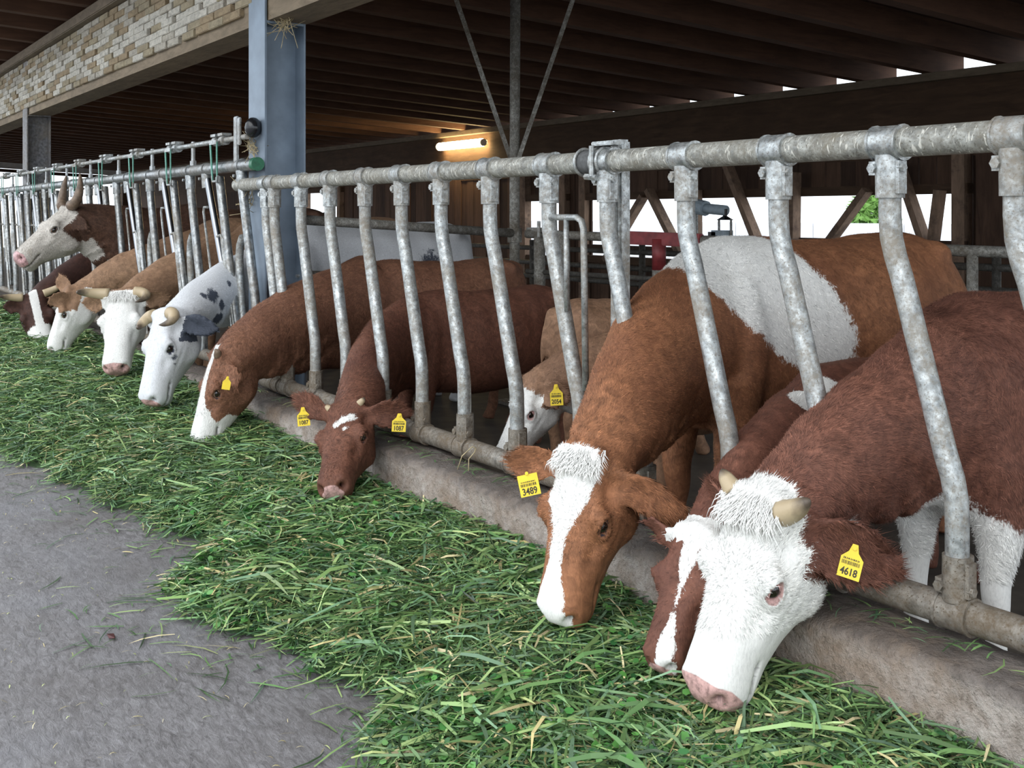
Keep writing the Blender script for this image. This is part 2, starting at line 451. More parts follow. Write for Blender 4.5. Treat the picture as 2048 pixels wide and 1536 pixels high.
# ------------------------------------------------------------------ rear wall
wr = structure(thing('wall_back', None, None, (-14, REAR, 0))); wr['label'] = 'brown plank rear wall with openings to the yard'
b = MB(); b.box((-17.5, REAR + .08, 2.27), (41, .2, .76)); b.build('rear_beam', M['rear_beam'], wr)
b = MB(); b.box((-17.5, REAR + .04, 2.69), (41, .34, .08)); b.build('top_batten', M['batten'], wr, bevel=.006)
holes = [(-12.45, -6.55, .74, 1.52), (-13.95, -13.05, .7, 1.52), (-22.4, -20.75, .55, 1.78), (-5.2, -1.0, .74, 1.52)]
pl = {}
def plank(X, z0, z1, w=.2):
    key = (round(z0, 2), round(z1, 2), rnd.randrange(3), w)
    d = rnd.uniform(-.012, .012)
    if key not in pl:
        pl[key] = shared(MB().box((0, 0, (z0 + z1) / 2), (w - .008, .028, z1 - z0)), 'plank', M['plank'][key[2]], False)
    place(pl[key], 'plank', (X, REAR + d, 0), wr)
X = 1.9
while X > -37:
    h = [q for q in holes if q[0] - .02 < X < q[1] + .02]
    step = .2 if X > -24 else .8
    if h: plank(X, 0, h[0][2], step); plank(X, h[0][3], 1.9, step)
    else: plank(X, 0, 1.9, step)
    X -= step
for (xa, xb, za, zb) in holes:                # frames of the openings
    MB().box(((xa + xb) / 2, REAR - .05, zb + .05), (xb - xa + .3, .1, .1)).build('lintel', M['rear_beam'], wr)
    MB().box(((xa + xb) / 2, REAR - .05, za - .05), (xb - xa + .3, .1, .1)).build('sill', M['rear_beam'], wr)
    for xx in (xa - .06, xb + .06):
        MB().box((xx, REAR - .06, 1.0), (.14, .12, 2.0)).build('jamb', M['brace'], wr)
for (ax, ay, bx, by, w) in [(1288, 392, 1212, 520, .12), (1298, 380, 1368, 520, .13), (1455, 330, 1530, 520, .13), (1590, 345, 1588, 520, .13),
                            (1735, 380, 1640, 510, .12), (1798, 330, 1862, 520, .13), (1880, 380, 1862, 520, .12), (1395, 380, 1395, 520, .1)]:
    p = PY(ax, ay, REAR - .16); q = PY(bx, by, REAR - .16)
    MB().bar(p, q, .07, w, up=(0, 1, 0)).build('brace', M['brace'], wr)
for z in (.86, 1.02):                         # boards across the opening
    MB().box((-9.5, REAR - .1, z), (6.2, .03, .07)).build('cross_board', M['plank'][2], wr)
# big brown panel beside the opening on the right
MB().box((-5.9, REAR - .12, .95), (.75, .06, 1.9)).build('wall_panel', M['plank'][0], wr)

# far end wall with its wide opening
we = structure(thing('wall_left', None, None, (-37.3, 3.5, 0))); we['label'] = 'far end wall with a wide bright opening'
b = MB(); b.add([(-37.3 + dx, y, z) for dx in (0, .12) for (y, z) in ((-1.3, 3.0), (REAR, 2.58), (REAR, 2.9), (-1.3, 3.35))],
               [(0, 1, 2, 3), (7, 6, 5, 4), (0, 4, 5, 1), (1, 5, 6, 2), (2, 6, 7, 3), (3, 7, 4, 0)])
b.build('gable_board', m_plain('pale_gable_board', (.62, .6, .57), .7, 0, .15, 5), we)
MB().bar((-37.15, -1.3, 2.93), (-37.15, REAR, 2.51), .1, .1).build('gable_rail', M['plank'][2], we)
MB().box((-37.2, REAR - .1, 1.3), (.25, .25, 2.6)).build('corner_post', M['rear_beam'], we)
MB().box((-37.3, 3, .15), (.1, 9, .3)).build('base_board', M['yard_wall'], we)

# outside: yard wall and bush
b = MB()
for k in range(28):
    MBk = MB(); MBk.box((-42 + k * 2 + 1, 14.0, .58), (1.985, .2, 1.16))
    if k == 0:
        yw = structure(thing('yard_wall', None, None, (-14, 14, 0))); yw['label'] = 'low pale concrete wall across the yard'
        pw = MBk.build('wall_panel', M['yard_wall'], yw); pw0 = pw
    else: place(pw0.data, 'wall_panel', np.array((k * 2.0, 0, 0)) + OFF[yw.name], yw)
def bush(loc, r, h, label):
    t_ = thing('bush', label, 'bush', loc)
    loc = np.array(loc)
    MB().tube([loc, loc + (0, 0, h * .6)], [.05, .03], 8).build('stem', M['trunk'], t_)
    n = 2600
    d = RNG.normal(size=(n, 3)); d /= np.linalg.norm(d, axis=1)[:, None]
    p = loc + (0, 0, h * .55) + d * (RNG.uniform(.5, 1, n) ** .4)[:, None] * np.array([r, r, h * .48])
    a = RNG.normal(size=(n, 3)) * .09; c = RNG.normal(size=(n, 3)) * .09
    V = np.stack([p, p + a, p + c], 1).reshape(-1, 3) - loc
    o = bpy.data.objects.new('foliage', tri_mesh('foliage', V, np.arange(n * 3).reshape(-1, 3), M['bush'])); COL.objects.link(o); o.parent = t_
bl = PY(1745, 430, 17.5); bush((bl[0], 17.5, 0), .55, 1.75, 'small green bush beyond the yard wall')

# ------------------------------------------------------------------ fluorescent lamp on the rear beam
la = PY(878, 291, REAR - .14); lb = PY(966, 288, REAR - .14)
lz = (la[2] + lb[2]) / 2; lx0, lx1 = la[0], lb[0]
lamp = thing('fluorescent_lamp', 'glowing fluorescent tube lamp on the rear beam', 'lamp', ((lx0 + lx1) / 2, REAR - .1, lz))
MB().tube([(lx0, REAR - .14, lz), (lx0 + .02, REAR - .14, lz), (lx1 - .02, REAR - .14, lz), (lx1, REAR - .14, lz)], [.05, .068, .068, .05], 14).build('tube_cover', M['lamp_tube'], lamp, smooth=True)
MB().box(((lx0 + lx1) / 2, REAR - .055, lz + .02), (lx1 - lx0 - .1, .07, .06)).build('housing', M['lamp_body'], lamp)
for xx in (lx0 - .01, lx1 + .01):
    MB().tube([(xx - .015, REAR - .14, lz), (xx + .015, REAR - .14, lz)], .06, 12).build('end_cap', M['lamp_body'], lamp)

# ------------------------------------------------------------------ pipe post with braces, divider pipe, gate
pp = (-6.35, 2.0)
post = thing('pipe_post', 'grey pipe roof post with two slanting braces behind the fence', 'post', (*pp, 0))
ztop = roof_z(pp[1]) - .03
MB().tube([(*pp, 0), (*pp, 1.6), (pp[0] + .01, pp[1] + .0, ztop)], .036, 14).build('pole', M['pipe_dark'], post, smooth=True)
for sx in (-1, 1):
    p0 = np.array((pp[0] + .035 * sx, pp[1], 1.68)); p1 = p0 + np.array((.245 * sx, .38 * sx, 1.32))
    MB().bar(p0, p1, .05, .03).build('brace', M['pipe_dark'], post)
    MB().bar((pp[0], pp[1], ztop - .2), (pp[0] + .09 * sx, pp[1] + .1 * sx, ztop), .035, .03).build('fork_arm', M['pipe_dark'], post)
MB().box((pp[0], pp[1], .01), (.2, .2, .02)).build('foot_plate', M['pipe_dark'], post)
MB().tube([(pp[0], pp[1], 1.12), (pp[0], pp[1], 1.22)], .05, 12).build('clamp', M['pipe_dark'], post)

dv = thing('divider_pipe', 'horizontal grey divider pipe between blue-grey column and pipe post', 'pipe', (-6.2, 1.1, 1.2))
MB().tube([(-6.2, .3, 1.285), (pp[0] + .02, pp[1] - .04, 1.185)], .03, 12).build('pipe', M['pipe_dark'], dv, smooth=True)
MB().tube([(-6.2, .3, .95), (pp[0] + .02, pp[1] - .04, .86)], .03, 12).build('pipe', M['pipe_dark'], dv, smooth=True)
MB().box((-6.19, .315, 1.28), (.1, .02, .1)).build('mount_plate', M['pipe_dark'], dv)

g0 = np.array((pp[0] + .06, pp[1] + .06, 1.18)); g1 = np.array((-3.44, 3.2, 1.11)); g2 = g1 + (g1 - g0) * .45
gate = thing('pen_gate', 'grey pipe pen gate with a dark red middle section behind the cows', 'gate', (g0[0], g0[1], 0))
MB().tube([g0, g0 + (g1 - g0) * .235], .03, 12).build('rail', M['pipe_dark'], gate, smooth=True)
ra, rb = g0 + (g1 - g0) * .235, g0 + (g1 - g0) * .43
MB().bar(ra, rb, .06, .085).build('red_bar', M['red_paint'], gate, bevel=.006)
MB().tube([rb, g2], .032, 12).build('rail', M['pipe_dark'], gate, smooth=True)
for dz in (-.26, -.45, -.62):
    MB().tube([g0 + (0, 0, dz), g2 + (0, 0, dz)], .018, 10).build('rail', M['pipe_black'], gate, smooth=True)
rm = (ra + rb) / 2
MB().tube([(rm[0], rm[1], 0), (rm[0], rm[1], rm[2] - .2)], .045, 12).build('gate_post', M['pipe_dark'], gate, smooth=True)
MB().tube([(rm[0], rm[1], rm[2] - .2), (rm[0], rm[1], rm[2])], .046, 12).build('post_cap', M['red_paint'], gate, smooth=True)
for f in (.035, .10, .72, .95, 1.3):
    q = g0 + (g1 - g0) * f
    MB().tube([(q[0], q[1], 0), (q[0], q[1], q[2] + .02)], .04 if f < .2 else .03, 12).build('gate_post', M['pipe_dark'], gate, smooth=True)
q = g0 + (g1 - g0) * .02
MB().box(q + (.03, 0, .03), (.2, .03, .03)).build('latch', M['galv'], gate)
MB().tube([q + (.1, -.03, -.02), q + (.1, -.03, .09)], .012, 8).build('latch_pin', M['galv'], gate)

# cubicle rails deep in the barn
cub = thing('cubicle_rails', 'dark horizontal cubicle rails in front of the rear wall', 'railing', (-9, 5.6, 0))
for z in (.55, .72, .9):
    MB().tube([(-16, 5.6, z), (-2.5, 5.6, z)], .03, 8).build('rail', M['pipe_black'], cub, smooth=True)
for xx in np.arange(-15.5, -2.4, 2.1):
    MB().tube([(xx, 5.6, 0), (xx, 5.6, 1.0)], .035, 8).build('upright', M['pipe_black'], cub, smooth=True)

# lantern-like drinker valve hanging from a grey duct in the opening
hv = PY(1440, 470, 5.2); dep = 5.2
def hp(px, py): return PY(px, py, dep)
lan = thing('hanging_lantern', 'small wire-framed lantern hanging from a grey duct in the opening', 'lantern', tuple(hp(1440, 482)))
MB().tube([hp(1388, 412), hp(1412, 417)], .075, 12).build('duct_end', M['duct'], lan)
MB().tube([hp(1400, 416), hp(1452, 421)], .05, 12).build('duct', M['duct'], lan, smooth=True)
MB().tube([hp(1450, 418), hp(1450, 436)], [.025, .02], 10).build('hanger', M['black'], lan)
MB().tube([hp(1450, 432), hp(1450, 440)], [.02, .085], 12).build('hood', M['black'], lan)
for px in (1438, 1462):
    MB().tube([hp(px, 438), hp(px, 478)], .012, 6).build('strut', M['galv'], lan)
MB().box(hp(1444, 466), (.2, .09, .05)).build('tray', M['duct'], lan)
MB().box(hp(1430, 470), (.1, .09, .06)).build('battery_box', M['black'], lan)
_p = hp(1392, 418)
MB().tube([_p, (_p[0], _p[1], 0)], .02, 8).build('support_pole', M['galv'], lan)

# ------------------------------------------------------------------ feed fence (near section)
TR, BR = 1.487, .387                          # rail heights
fence = thing('feed_fence', 'near galvanised feed fence of kinked stanchions between two long rails', 'fence', (-3, 0, 0))
xl = fence_x(475)
MB().tube([(xl, 0, TR), (.8, 0, TR)], .0365, 20).build('top_rail', M['galv_rail'], fence, smooth='auto')
MB().tube([(-5.9, .005, BR), (.8, .005, BR)], .038, 20).build('bottom_rail', M['galv_low'], fence, smooth='auto')
def clamp_mesh(low=False):
    m = MB(); s = 1 if low else -1
    m.tube([(-.038, 0, 0), (.038, 0, 0)], .0425, 20)                      # band round the rail
    m.tube([(-.042, 0, 0), (-.036, 0, 0)], .045, 20); m.tube([(.036, 0, 0), (.042, 0, 0)], .045, 20)
    m.tube([(0, 0, s * .03), (0, 0, s * .135)], [.036, .035], 18)         # socket of the stanchion
    m.box((.036, -.005, s * .085), (.01, .03, .08))
    m.box((-.033, -.012, s * .062), (.018, .03, .034)); m.tube([(-.03, -.02, s * .062), (-.03, -.036, s * .062)], .0125, 6)
    m.tube([(.034, -.01, s * .062), (.05, -.01, s * .062)], .011, 6)
    return m
cu = clamp_mesh(); cl = clamp_mesh(True)
def kink(x0):
    z1, z2, dx = 1.21, .68, .185
    P = [(x0, 0, TR - .03), (x0, 0, z1 + .1), (x0 + .004, 0, z1 + .045), (x0 + .016, 0, z1), (x0 + .034, 0, z1 - .05)]
    P += [(x0 + dx - .03, 0, z2 + .07), (x0 + dx - .012, 0, z2 + .02), (x0 + dx - .002, 0, z2 - .03), (x0 + dx, 0, z2 - .09), (x0 + dx, 0, BR + .03)]
    return P
cu_me = cl_me = st_me = None
for px in (533, 549, 602, 660, 730, 803, 882, 980, 1098, 1215, 1372, 1557, 1780, 2032, 2330):
    x0 = fence_x(px)
    if st_me is None:
        st_me = shared(MB().tube(kink(0), .0275, 16), 'stanchion', M['galv'])
        cu_me = shared(cu, 'clamp', M['galv']); cl_me = shared(cl, 'clamp', M['galv_low'])
    s_o = place(st_me, 'stanchion', (x0, 0, 0), fence)
    place(cu_me, 'clamp', (x0, 0, TR), s_o)
    place(cl_me, 'clamp', (x0 + .185, .003, BR), s_o)
# hoop beside one stanchion
hx0, hx1 = fence_x(1106), fence_x(1172)
MB().tube([(hx0, -.01, 1.302), (hx1 - .04, -.01, 1.302), (hx1 - .012, -.01, 1.29), (hx1, -.01, 1.26), (hx1 + .012, -.01, .72)], .0115, 10).build('hoop', M['galv'], fence, smooth=True)
MB().tube([(fence_x(1137), -.01, 1.295), (fence_x(1137) + .004, -.01, .98)], .0095, 8).build('hoop_rod', M['galv'], fence, smooth=True)
# support post and pipe coupling
px0 = fence_x(1236, .05)
MB().box((px0, .06, .78), (.055, .05, 1.56)).build('support_post', M['galv'], fence, bevel=.008)
cx0 = fence_x(1192)
MB().tube([(cx0 - .07, 0, TR), (cx0 + .07, 0, TR)], .0405, 20).build('coupling', m_plain('rubber_sleeve', (.09, .09, .09), .7, 0, .4, 50), fence, smooth='auto')
for d in (-.06, .02, .055):
    ang = np.linspace(0, 2 * math.pi, 25)
    MB().tube([(cx0 + d, math.cos(a_) * .045, TR + math.sin(a_) * .045) for a_ in ang], .006, 8, cap=False).build('coupling_ring', M['galv'], fence, smooth=True)
MB().box((cx0 + .07, -.005, TR + .058), (.12, .05, .014)).build('coupling_plate', M['galv'], fence, bevel=.003)
MB().tube([(cx0 + .04, -.05, TR - .05), (cx0 + .04, -.05, TR + .05)], .009, 8).build('coupling_bolt', M['galv'], fence)
MB().tube([(cx0 + .0, -.044, TR - .05), (cx0 + .06, -.044, TR - .055)], .011, 6).build('coupling_bolt', M['galv'], fence)

# ------------------------------------------------------------------ head-lock fence (far section)
hl = thing('head_lock_fence', 'far galvanised head-lock fence with pivoting bars above a round rail', 'fence', (-10, 0, 0))
HR, PV = 1.60, 1.765
hx_end = fence_x(514)
MB().tube([(-17, 0, HR), (hx_end, 0, HR)], .036, 18).build('top_rail', M['galv_clean'], hl, smooth='auto')
MB().tube([(hx_end - .03, 0, HR), (hx_end + .015, 0, HR)], .039, 18).build('end_cap', M['green'], hl, smooth='auto')
MB().tube([(-17, .005, .42), (-6.3, .005, .42)], .036, 16).build('bottom_rail', M['galv_low'], hl, smooth='auto')
MB().tube([(-17, -.005, PV), (fence_x(497), -.005, PV)], .0165, 12).build('pivot_shaft', M['galv'], hl, smooth='auto')
MB().tube([(-17, .02, 1.2), (-9.3, .02, 1.2)], .012, 8).build('back_rail', M['pipe_dark'], hl)
PER = .94; X0 = fence_x(444)
T = .36                                        # slant of the tubes
fixed_me = shared(MB().tube([(0, 0, HR - .03), (.02, 0, 1.45), (.02 + T * .55, 0, .85), (.02 + T * .7, 0, .6), (.02 + T * .7, 0, .43)], .027, 14), 'fixed_tube', M['galv_clean'])
bar_me = shared(MB().tube([(0, .0, HR - .03), (.27 * 1.9, .0, .62)], .021, 14), 'polished_bar', M['chrome'])
arm_me = shared(MB().tube([(0, -.015, HR - .06), (T * .5, -.015, 1.0), (T * .95, -.015, .5)], .027, 14), 'lock_arm', M['galv_clean'])
curve_me = shared(MB().tube([(.0, .03, 1.18), (-.045, .03, 1.13), (-.06, .03, 1.05), (-.03, .03, .8), (.02, .03, .6), (.1, .03, .46)], .024, 12), 'curved_tube', M['galv'])
hoop_me = shared(MB().tube([(-.07, -.04, 1.18), (.0, -.04, 1.19), (.03, -.04, 1.17), (.045, -.04, 1.1), (.3, -.04, .45)], .008, 8), 'wire_hoop', M['galv'])
hoop2_me = shared(MB().tube([(.0, -.04, 1.185), (.24, -.04, .47)], .008, 8), 'wire_rod', M['galv'])
rod_me = shared(MB().tube([(.06, .02, 1.36), (-.01, .02, 1.36), (-.02, .02, 1.33), (.2, .02, .75)], .008, 8), 'wire_rod', M['galv'])
hand_me = [shared(MB().bar((-.07, -.05, PV - .01), (-.03, -.05, HR - .08), .02, .006, up=(0, 1, 0)), 'handle_strip', M['green_strip'], False),
           shared(MB().bar((.05, -.05, PV - .01), (.055, -.05, HR - .08), .014, .006, up=(0, 1, 0)), 'handle_strip', M['green_strip'], False)]
yoke_me = shared(MB().tube([(-.035, -.05, HR - .05), (-.025, -.05, HR - .085), (.06, -.05, HR - .085), (.068, -.05, HR - .05)], .007, 8), 'yoke', M['galv'])
ybar_me = shared(MB().box((-.01, -.05, PV - .012), (.13, .01, .025)), 'yoke_plate', M['galv'], False)
brk_me = shared(MB().tube([(-.028, 0, PV), (.028, 0, PV)], .031, 12).box((0, 0, PV + .034), (.085, .06, .016)), 'pivot_block', M['galv'])
strap_me = shared(MB().box((0, 0, (HR + PV) / 2 + .01), (.045, .012, PV - HR + .03)).box((0, 0, HR + .04), (.07, .02, .05)), 'shaft_bracket', M['galv_clean'], False)
ring_me = shared(MB().tube([(-.02, 0, 0), (.02, 0, 0)], .041, 16).tube([(0, 0, -.03), (.012, 0, -.12)], [.034, .032], 14).tube([(-.02, -.034, -.06), (-.02, -.045, -.06)], .01, 6), 'clamp', M['galv_clean'])
for k in range(11):
    xa = X0 - PER * k
    a = place(arm_me, 'lock_arm', (xa, 0, 0), hl)
    place(hand_me[0], 'handle_strip', (xa, 0, 0), a); place(hand_me[1], 'handle_strip', (xa, 0, 0), a); place(ybar_me, 'yoke_plate', (xa, 0, 0), a); place(hoop2_me, 'wire_rod', (xa + .1, 0, 0), a); place(yoke_me, 'yoke', (xa, 0, 0), a); place(hoop_me, 'wire_hoop', (xa + .1, 0, 0), a)
    place(brk_me, 'pivot_block', (xa - .07, -.005, 0), hl); place(brk_me, 'pivot_block', (xa + .06, -.005, 0), hl)
    xb = xa - .29; c_ = place(bar_me, 'polished_bar', (xb, 0, 0), hl); place(ring_me, 'clamp', (xb, 0, HR), c_)
    xc = xa - .62; c_ = place(fixed_me, 'fixed_tube', (xc, 0, 0), hl); place(ring_me, 'clamp', (xc, 0, HR), c_)
    place(strap_me, 'shaft_bracket', (xc + .06, 0, 0), hl)
    place(curve_me, 'curved_tube', (xa + .28, 0, 0), hl); place(rod_me, 'wire_rod', (xb - .1, 0, 0), hl)
# end bracket with a black knob
ex = fence_x(479)
e_o = MB().box((ex, -.02, HR + .14), (.06, .014, .30)).box((ex + .05, -.02, HR + .2), (.05, .012, .16)).build('end_bracket', M['galv_clean'], hl, bevel=.004)
MB().ball((ex + .17, .02, PV + .05), (.05, .05, .06)).build('knob', M['black'], e_o, smooth=True)
ee = place(fixed_me, 'fixed_tube', (fence_x(483), 0, 0), hl); place(ring_me, 'clamp', (fence_x(483), 0, HR), ee)
# ------------------------------------------------------------------ cattle
def ring(c, l, u, hw, ht, hb, n=2.2, low=.85, N=26):
    c = np.asarray(c, float); out = []
    for k in range(N):
        a = 2 * math.pi * k / N
        cx, sy = math.cos(a), math.sin(a)
        x = math.copysign(abs(cx) ** (2 / n), cx) * hw
        y = math.copysign(abs(sy) ** (2 / n), sy)
        if y < 0: x *= 1 - (1 - low) * abs(y) ** 1.3
        y *= ht if y > 0 else hb
        out.append(c + l * x + u * y)
    return out
def loft(mb, rings):
    N = len(rings[0]); V = [p for r in rings for p in r]; m = len(rings)
    Fc = [(i * N + k, i * N + (k + 1) % N, (i + 1) * N + (k + 1) % N, (i + 1) * N + k) for i in range(m - 1) for k in range(N)]
    V.append(np.mean(rings[0], 0)); V.append(np.mean(rings[-1], 0)); a, e = len(V) - 2, len(V) - 1
    Fc += [(a, (k + 1) % N, k) for k in range(N)] + [(e, (m - 1) * N + k, (m - 1) * N + (k + 1) % N) for k in range(N)]
    mb.add(V, Fc)
def interp(xs, ys, x): return np.interp(x, xs, ys)

H_S = [-.06, 0, .06, .15, .28, .36, .46, .60, .74, .84, .92, .97, 1.0]
H_W = [.165, .2, .215, .228, .24, .246, .225, .182, .158, .164, .166, .147, .095]
H_T = [-.03, .0, .012, .02, .018, .01, .0, -.008, -.014, -.02, -.035, -.06, -.10]
H_B = [-.34, -.43, -.50, -.555, -.575, -.56, -.52, -.45, -.39, -.365, -.35, -.32, -.24]

def bez(p, t):
    t = np.asarray(t)[:, None]; a, b, c, d = [np.asarray(x, float) for x in p]
    return (1 - t) ** 3 * a + 3 * (1 - t) ** 2 * t * b + 3 * (1 - t) * t * t * c + t ** 3 * d

def smooth_mesh(V, E, lam, its):
    n = len(V); a, b = E[:, 0], E[:, 1]
    deg = np.bincount(a, minlength=n) + np.bincount(b, minlength=n); deg = np.maximum(deg, 1)
    for i in range(its):
        l = np.where(lam * its > i, .6, 0.0)
        S = np.stack([np.bincount(a, V[b, k], n) + np.bincount(b, V[a, k], n) for k in range(3)], 1) / deg[:, None]
        V = V + (S - V) * l[:, None]
    return V
def vnormals(V, Q):
    fn = np.cross(V[Q[:, 2]] - V[Q[:, 0]], V[Q[:, 3]] - V[Q[:, 1]])
    N = np.stack([sum(np.bincount(Q[:, j], fn[:, k], len(V)) for j in range(4)) for k in range(3)], 1)
    return N / (np.linalg.norm(N, axis=1)[:, None] + 1e-12)

WHT = (.66, .65, .63)
EYE = m_plain('eye_dark', (.012, .008, .006), .08, 0, .3, 80, 0, .8)
EYEW = m_plain('eye_white', (.5, .42, .38), .25, 0, .2, 60)
HORN = NT('horn')
h_ = HORN.attr('tip').outputs['Fac']
HORN.base(HORN.mix(HORN.ramp(HORN.math('ADD', h_, HORN.math('MULTIPLY', HORN.math('SUBTRACT', HORN.noise(30, 4), .5), .5)), [(.45, 0.0), (.85, 1.0)]), (.46, .36, .23), (.1, .075, .055)))
HORN.bump(HORN.noise(60, 4), .3, .004); HORN = HORN.set(.45, 0, .4)
HORN_D = m_plain('horn_dark', (.16, .11, .075), .5, 0, .4, 30, .3)
TAG = m_plain('yellow_ear_tag', (.85, .62, .02), .4, 0, .06, 40)
INK = m_plain('black_print', (.03, .025, .01), .6, 0, .1)

def make_cow(sp):
    H = sp['H']; W = np.array([sp['W'][0], sp['W'][1], 0.0]); yaw = math.radians(sp.get('yaw', 0))
    f = np.array([math.sin(yaw), -math.cos(yaw), 0]); lt = np.cross((0, 0, 1), f); up = np.array([0, 0, 1.0])
    L = sp['L']; G = sp.get('girth', 1.0); BL = sp.get('BL', 1.2) * H
    # head frame
    if 'poll_w' in sp: poll = np.array(sp['poll_w'], float)
    else: poll = PY(*sp['poll'])
    if 'muz_w' in sp: muz = np.array(sp['muz_w'], float)
    else:
        r = ray(*sp['muz']); oc = CAM - poll; A_ = r @ r; B_ = 2 * (r @ oc); C_ = oc @ oc - L * L
        D_ = B_ * B_ - 4 * A_ * C_
        d = -B_ / (2 * A_) if D_ < 0 else (-B_ + sp.get('side', -1) * math.sqrt(D_)) / (2 * A_)
        muz = CAM + r * d
        if 'dd' in sp:
            muz = PD(*sp['muz'], (poll - CAM) @ FWD + sp['dd']); L = sp.get('Lk', 1.07) * np.linalg.norm(muz - poll)
            print('cow L', round(L, 3), np.round(poll, 2), np.round(muz, 2))
    ax = nrm(muz - poll)
    lat = nrm(np.cross(up, ax + .35 * f + 1e-4))
    lat = nrm(lat - ax * (lat @ ax)); dor = np.cross(ax, lat)
    if 'dor' in sp:
        dor = np.array(sp['dor'], float); dor = nrm(dor - ax * (dor @ ax)); lat = np.cross(dor, ax)
    ro = math.radians(sp.get('roll', 0)); lat, dor = lat * math.cos(ro) + dor * math.sin(ro), dor * math.cos(ro) - lat * math.sin(ro)
    def hp(s, v, w): return poll + (ax * s + lat * v + dor * w) * L
    mb = MB()
    # torso
    ts = [0, .05, .11, .18, .27, .38, .55, .72, .84, .91, .96, 1.0]
    tt = [.80, .885, .95, .99, .995, .985, .98, .99, 1.0, .985, .95, .86]
    tb = [.56, .47, .425, .41, .40, .39, .385, .415, .47, .52, .57, .64]
    tw = [.07, .125, .165, .19, .21, .245, .285, .275, .245, .21, .165, .08]
    front = W + f * (.18 * BL)
    R_ = []
    for s in np.linspace(0, 1, 26):
        top, bot, hw = interp(ts, tt, s) * H, interp(ts, tb, s) * H, interp(ts, tw, s) * H * G
        mid = bot + (top - bot) * .52
        c = front - f * (s * BL) + up * mid
        R_.append(ring(c, lt, up, hw, top - mid, mid - bot, 2.25, .9, 30))
    loft(mb, R_)
    for sgn in (-1, 1):        # shoulder blade, hip bone and thigh
        mb.ball(front - f * (.15 * BL) + up * (.70 * H) + lt * sgn * .125 * H * G, (.085 * H, .075 * H, .20 * H), 16, 12)
        mb.ball(front - f * (.86 * BL) + up * (.93 * H) + lt * sgn * .15 * H * G, (.06 * H, .05 * H, .045 * H), 12, 8)
        mb.ball(front - f * (.87 * BL) + up * (.68 * H) + lt * sgn * .15 * H * G, (.10 * H, .13 * H, .22 * H), 16, 12)
        # fore leg
        p = front - f * (.13 * BL) + lt * sgn * .115 * H
        mb.tube([p + up * .60 * H, p + up * .46 * H - f * .015 * H, p + up * .30 * H, p + up * .27 * H, p + up * .15 * H, p + up * .085 * H, p + up * .045 * H + f * .02 * H, p + f * .03 * H],
                np.array([.085, .066, .044, .044, .032, .041, .042, .055]) * H, 14)
        # hind leg
        q = front - f * (.86 * BL) + lt * sgn * .13 * H
        mb.tube([q + up * .66 * H, q + up * .50 * H + f * .03 * H, q + up * .40 * H - f * .03 * H, q + up * .31 * H - f * .10 * H, q + up * .27 * H - f * .095 * H, q + up * .15 * H - f * .08 * H, q + up * .085 * H - f * .07 * H, q + up * .045 * H - f * .05 * H, q - f * .04 * H],
                np.array([.13, .11, .07, .046, .042, .034, .042, .042, .055]) * H, 14)
    tl = front - f * (.985 * BL)
    mb.tube([tl + up * .95 * H + f * .05, tl + up * .93 * H - f * .02 * H, tl + up * .80 * H - f * .06 * H, tl + up * .55 * H - f * .065 * H, tl + up * .30 * H - f * .06 * H, tl + up * .22 * H - f * .06 * H],
            np.array([.035, .03, .02, .017, .024, .012]) * H, 10)
    # neck
    S = front - f * (.17 * BL) + up * (.715 * H)
    E = hp(.085, 0, -.185)
    nd = nrm(nrm(E - S) * .75 + ax * sp.get('nk', .45))
    dist = np.linalg.norm(E - S)
    cp = [S, S + nrm(f * .9 + (E - S) / dist * .5) * dist * .34, E - nd * dist * .30, E]
    tn = np.linspace(0, 1, 16); C = bez(cp, tn)
    R_ = []
    for i, tv in enumerate(tn):
        d = nrm(C[min(i + 1, 15)] - C[max(i - 1, 0)])
        l_ = nrm(lt * (1 - tv) + lat * tv); l_ = nrm(l_ - d * (l_ @ d)); u_ = np.cross(d, l_)
        k = sp.get('neckk', 1.0)
        hw = interp([0, .3, .6, .85, 1], [.155 * H, .128 * H, .10 * H, .215 * L, .185 * L], tv) * k
        ht = interp([0, .3, .6, .85, 1], [.235 * H, .18 * H, .14 * H, .235 * L, .185 * L], tv) * k
        hb = interp([0, .3, .6, .85, 1], [.23 * H, .20 * H, .17 * H, .27 * L, .20 * L], tv) * k
        R_.append(ring(C[i], l_, u_, hw, ht, hb, 2.05, .55, 26))
    loft(mb, R_)
    # head
    R_ = []
    for s in np.linspace(-.06, 1.0, 40):
        w, tp, bt = interp(H_S, H_W, s), interp(H_S, H_T, s), interp(H_S, H_B, s)
        mid = tp - (tp - bt) * .42
        R_.append(ring(hp(s, 0, mid), lat, dor, w * L, (tp - mid) * L, (mid - bt) * L, interp([0, .5, .8, 1], [2.5, 2.4, 2.6, 2.3], s), interp([0, .3, .6, .85, 1], [.62, .66, .6, .85, .8], s), 34))
    loft(mb, R_)
    hx = np.array([ax, lat, dor])
    for sgn in (-1, 1):
        mb.ball(hp(.355, sgn * .195, -.05), np.array([.085, .055, .062]) * L, 14, 10, ax=hx)       # brow
        mb.ball(hp(.33, sgn * .15, -.31), np.array([.18, .07, .19]) * L, 14, 10, ax=hx)          # cheek
        mb.ball(hp(.93, sgn * .085, -.105), np.array([.06, .055, .06]) * L, 12, 8, ax=hx)          # nostril wing
        mb.ball(hp(.03, sgn * .13, -.03), np.array([.07, .06, .06]) * L, 12, 8, ax=hx)             # poll corner
    mb.ball(hp(.01, 0, -.03), np.array([.07, .17, .045]) * L, 14, 10, ax=hx)
    mb.ball(hp(.88, 0, -.34), np.array([.085, .085, .045]) * L, 12, 8, ax=hx)                      # chin
    # ears
    ears = []
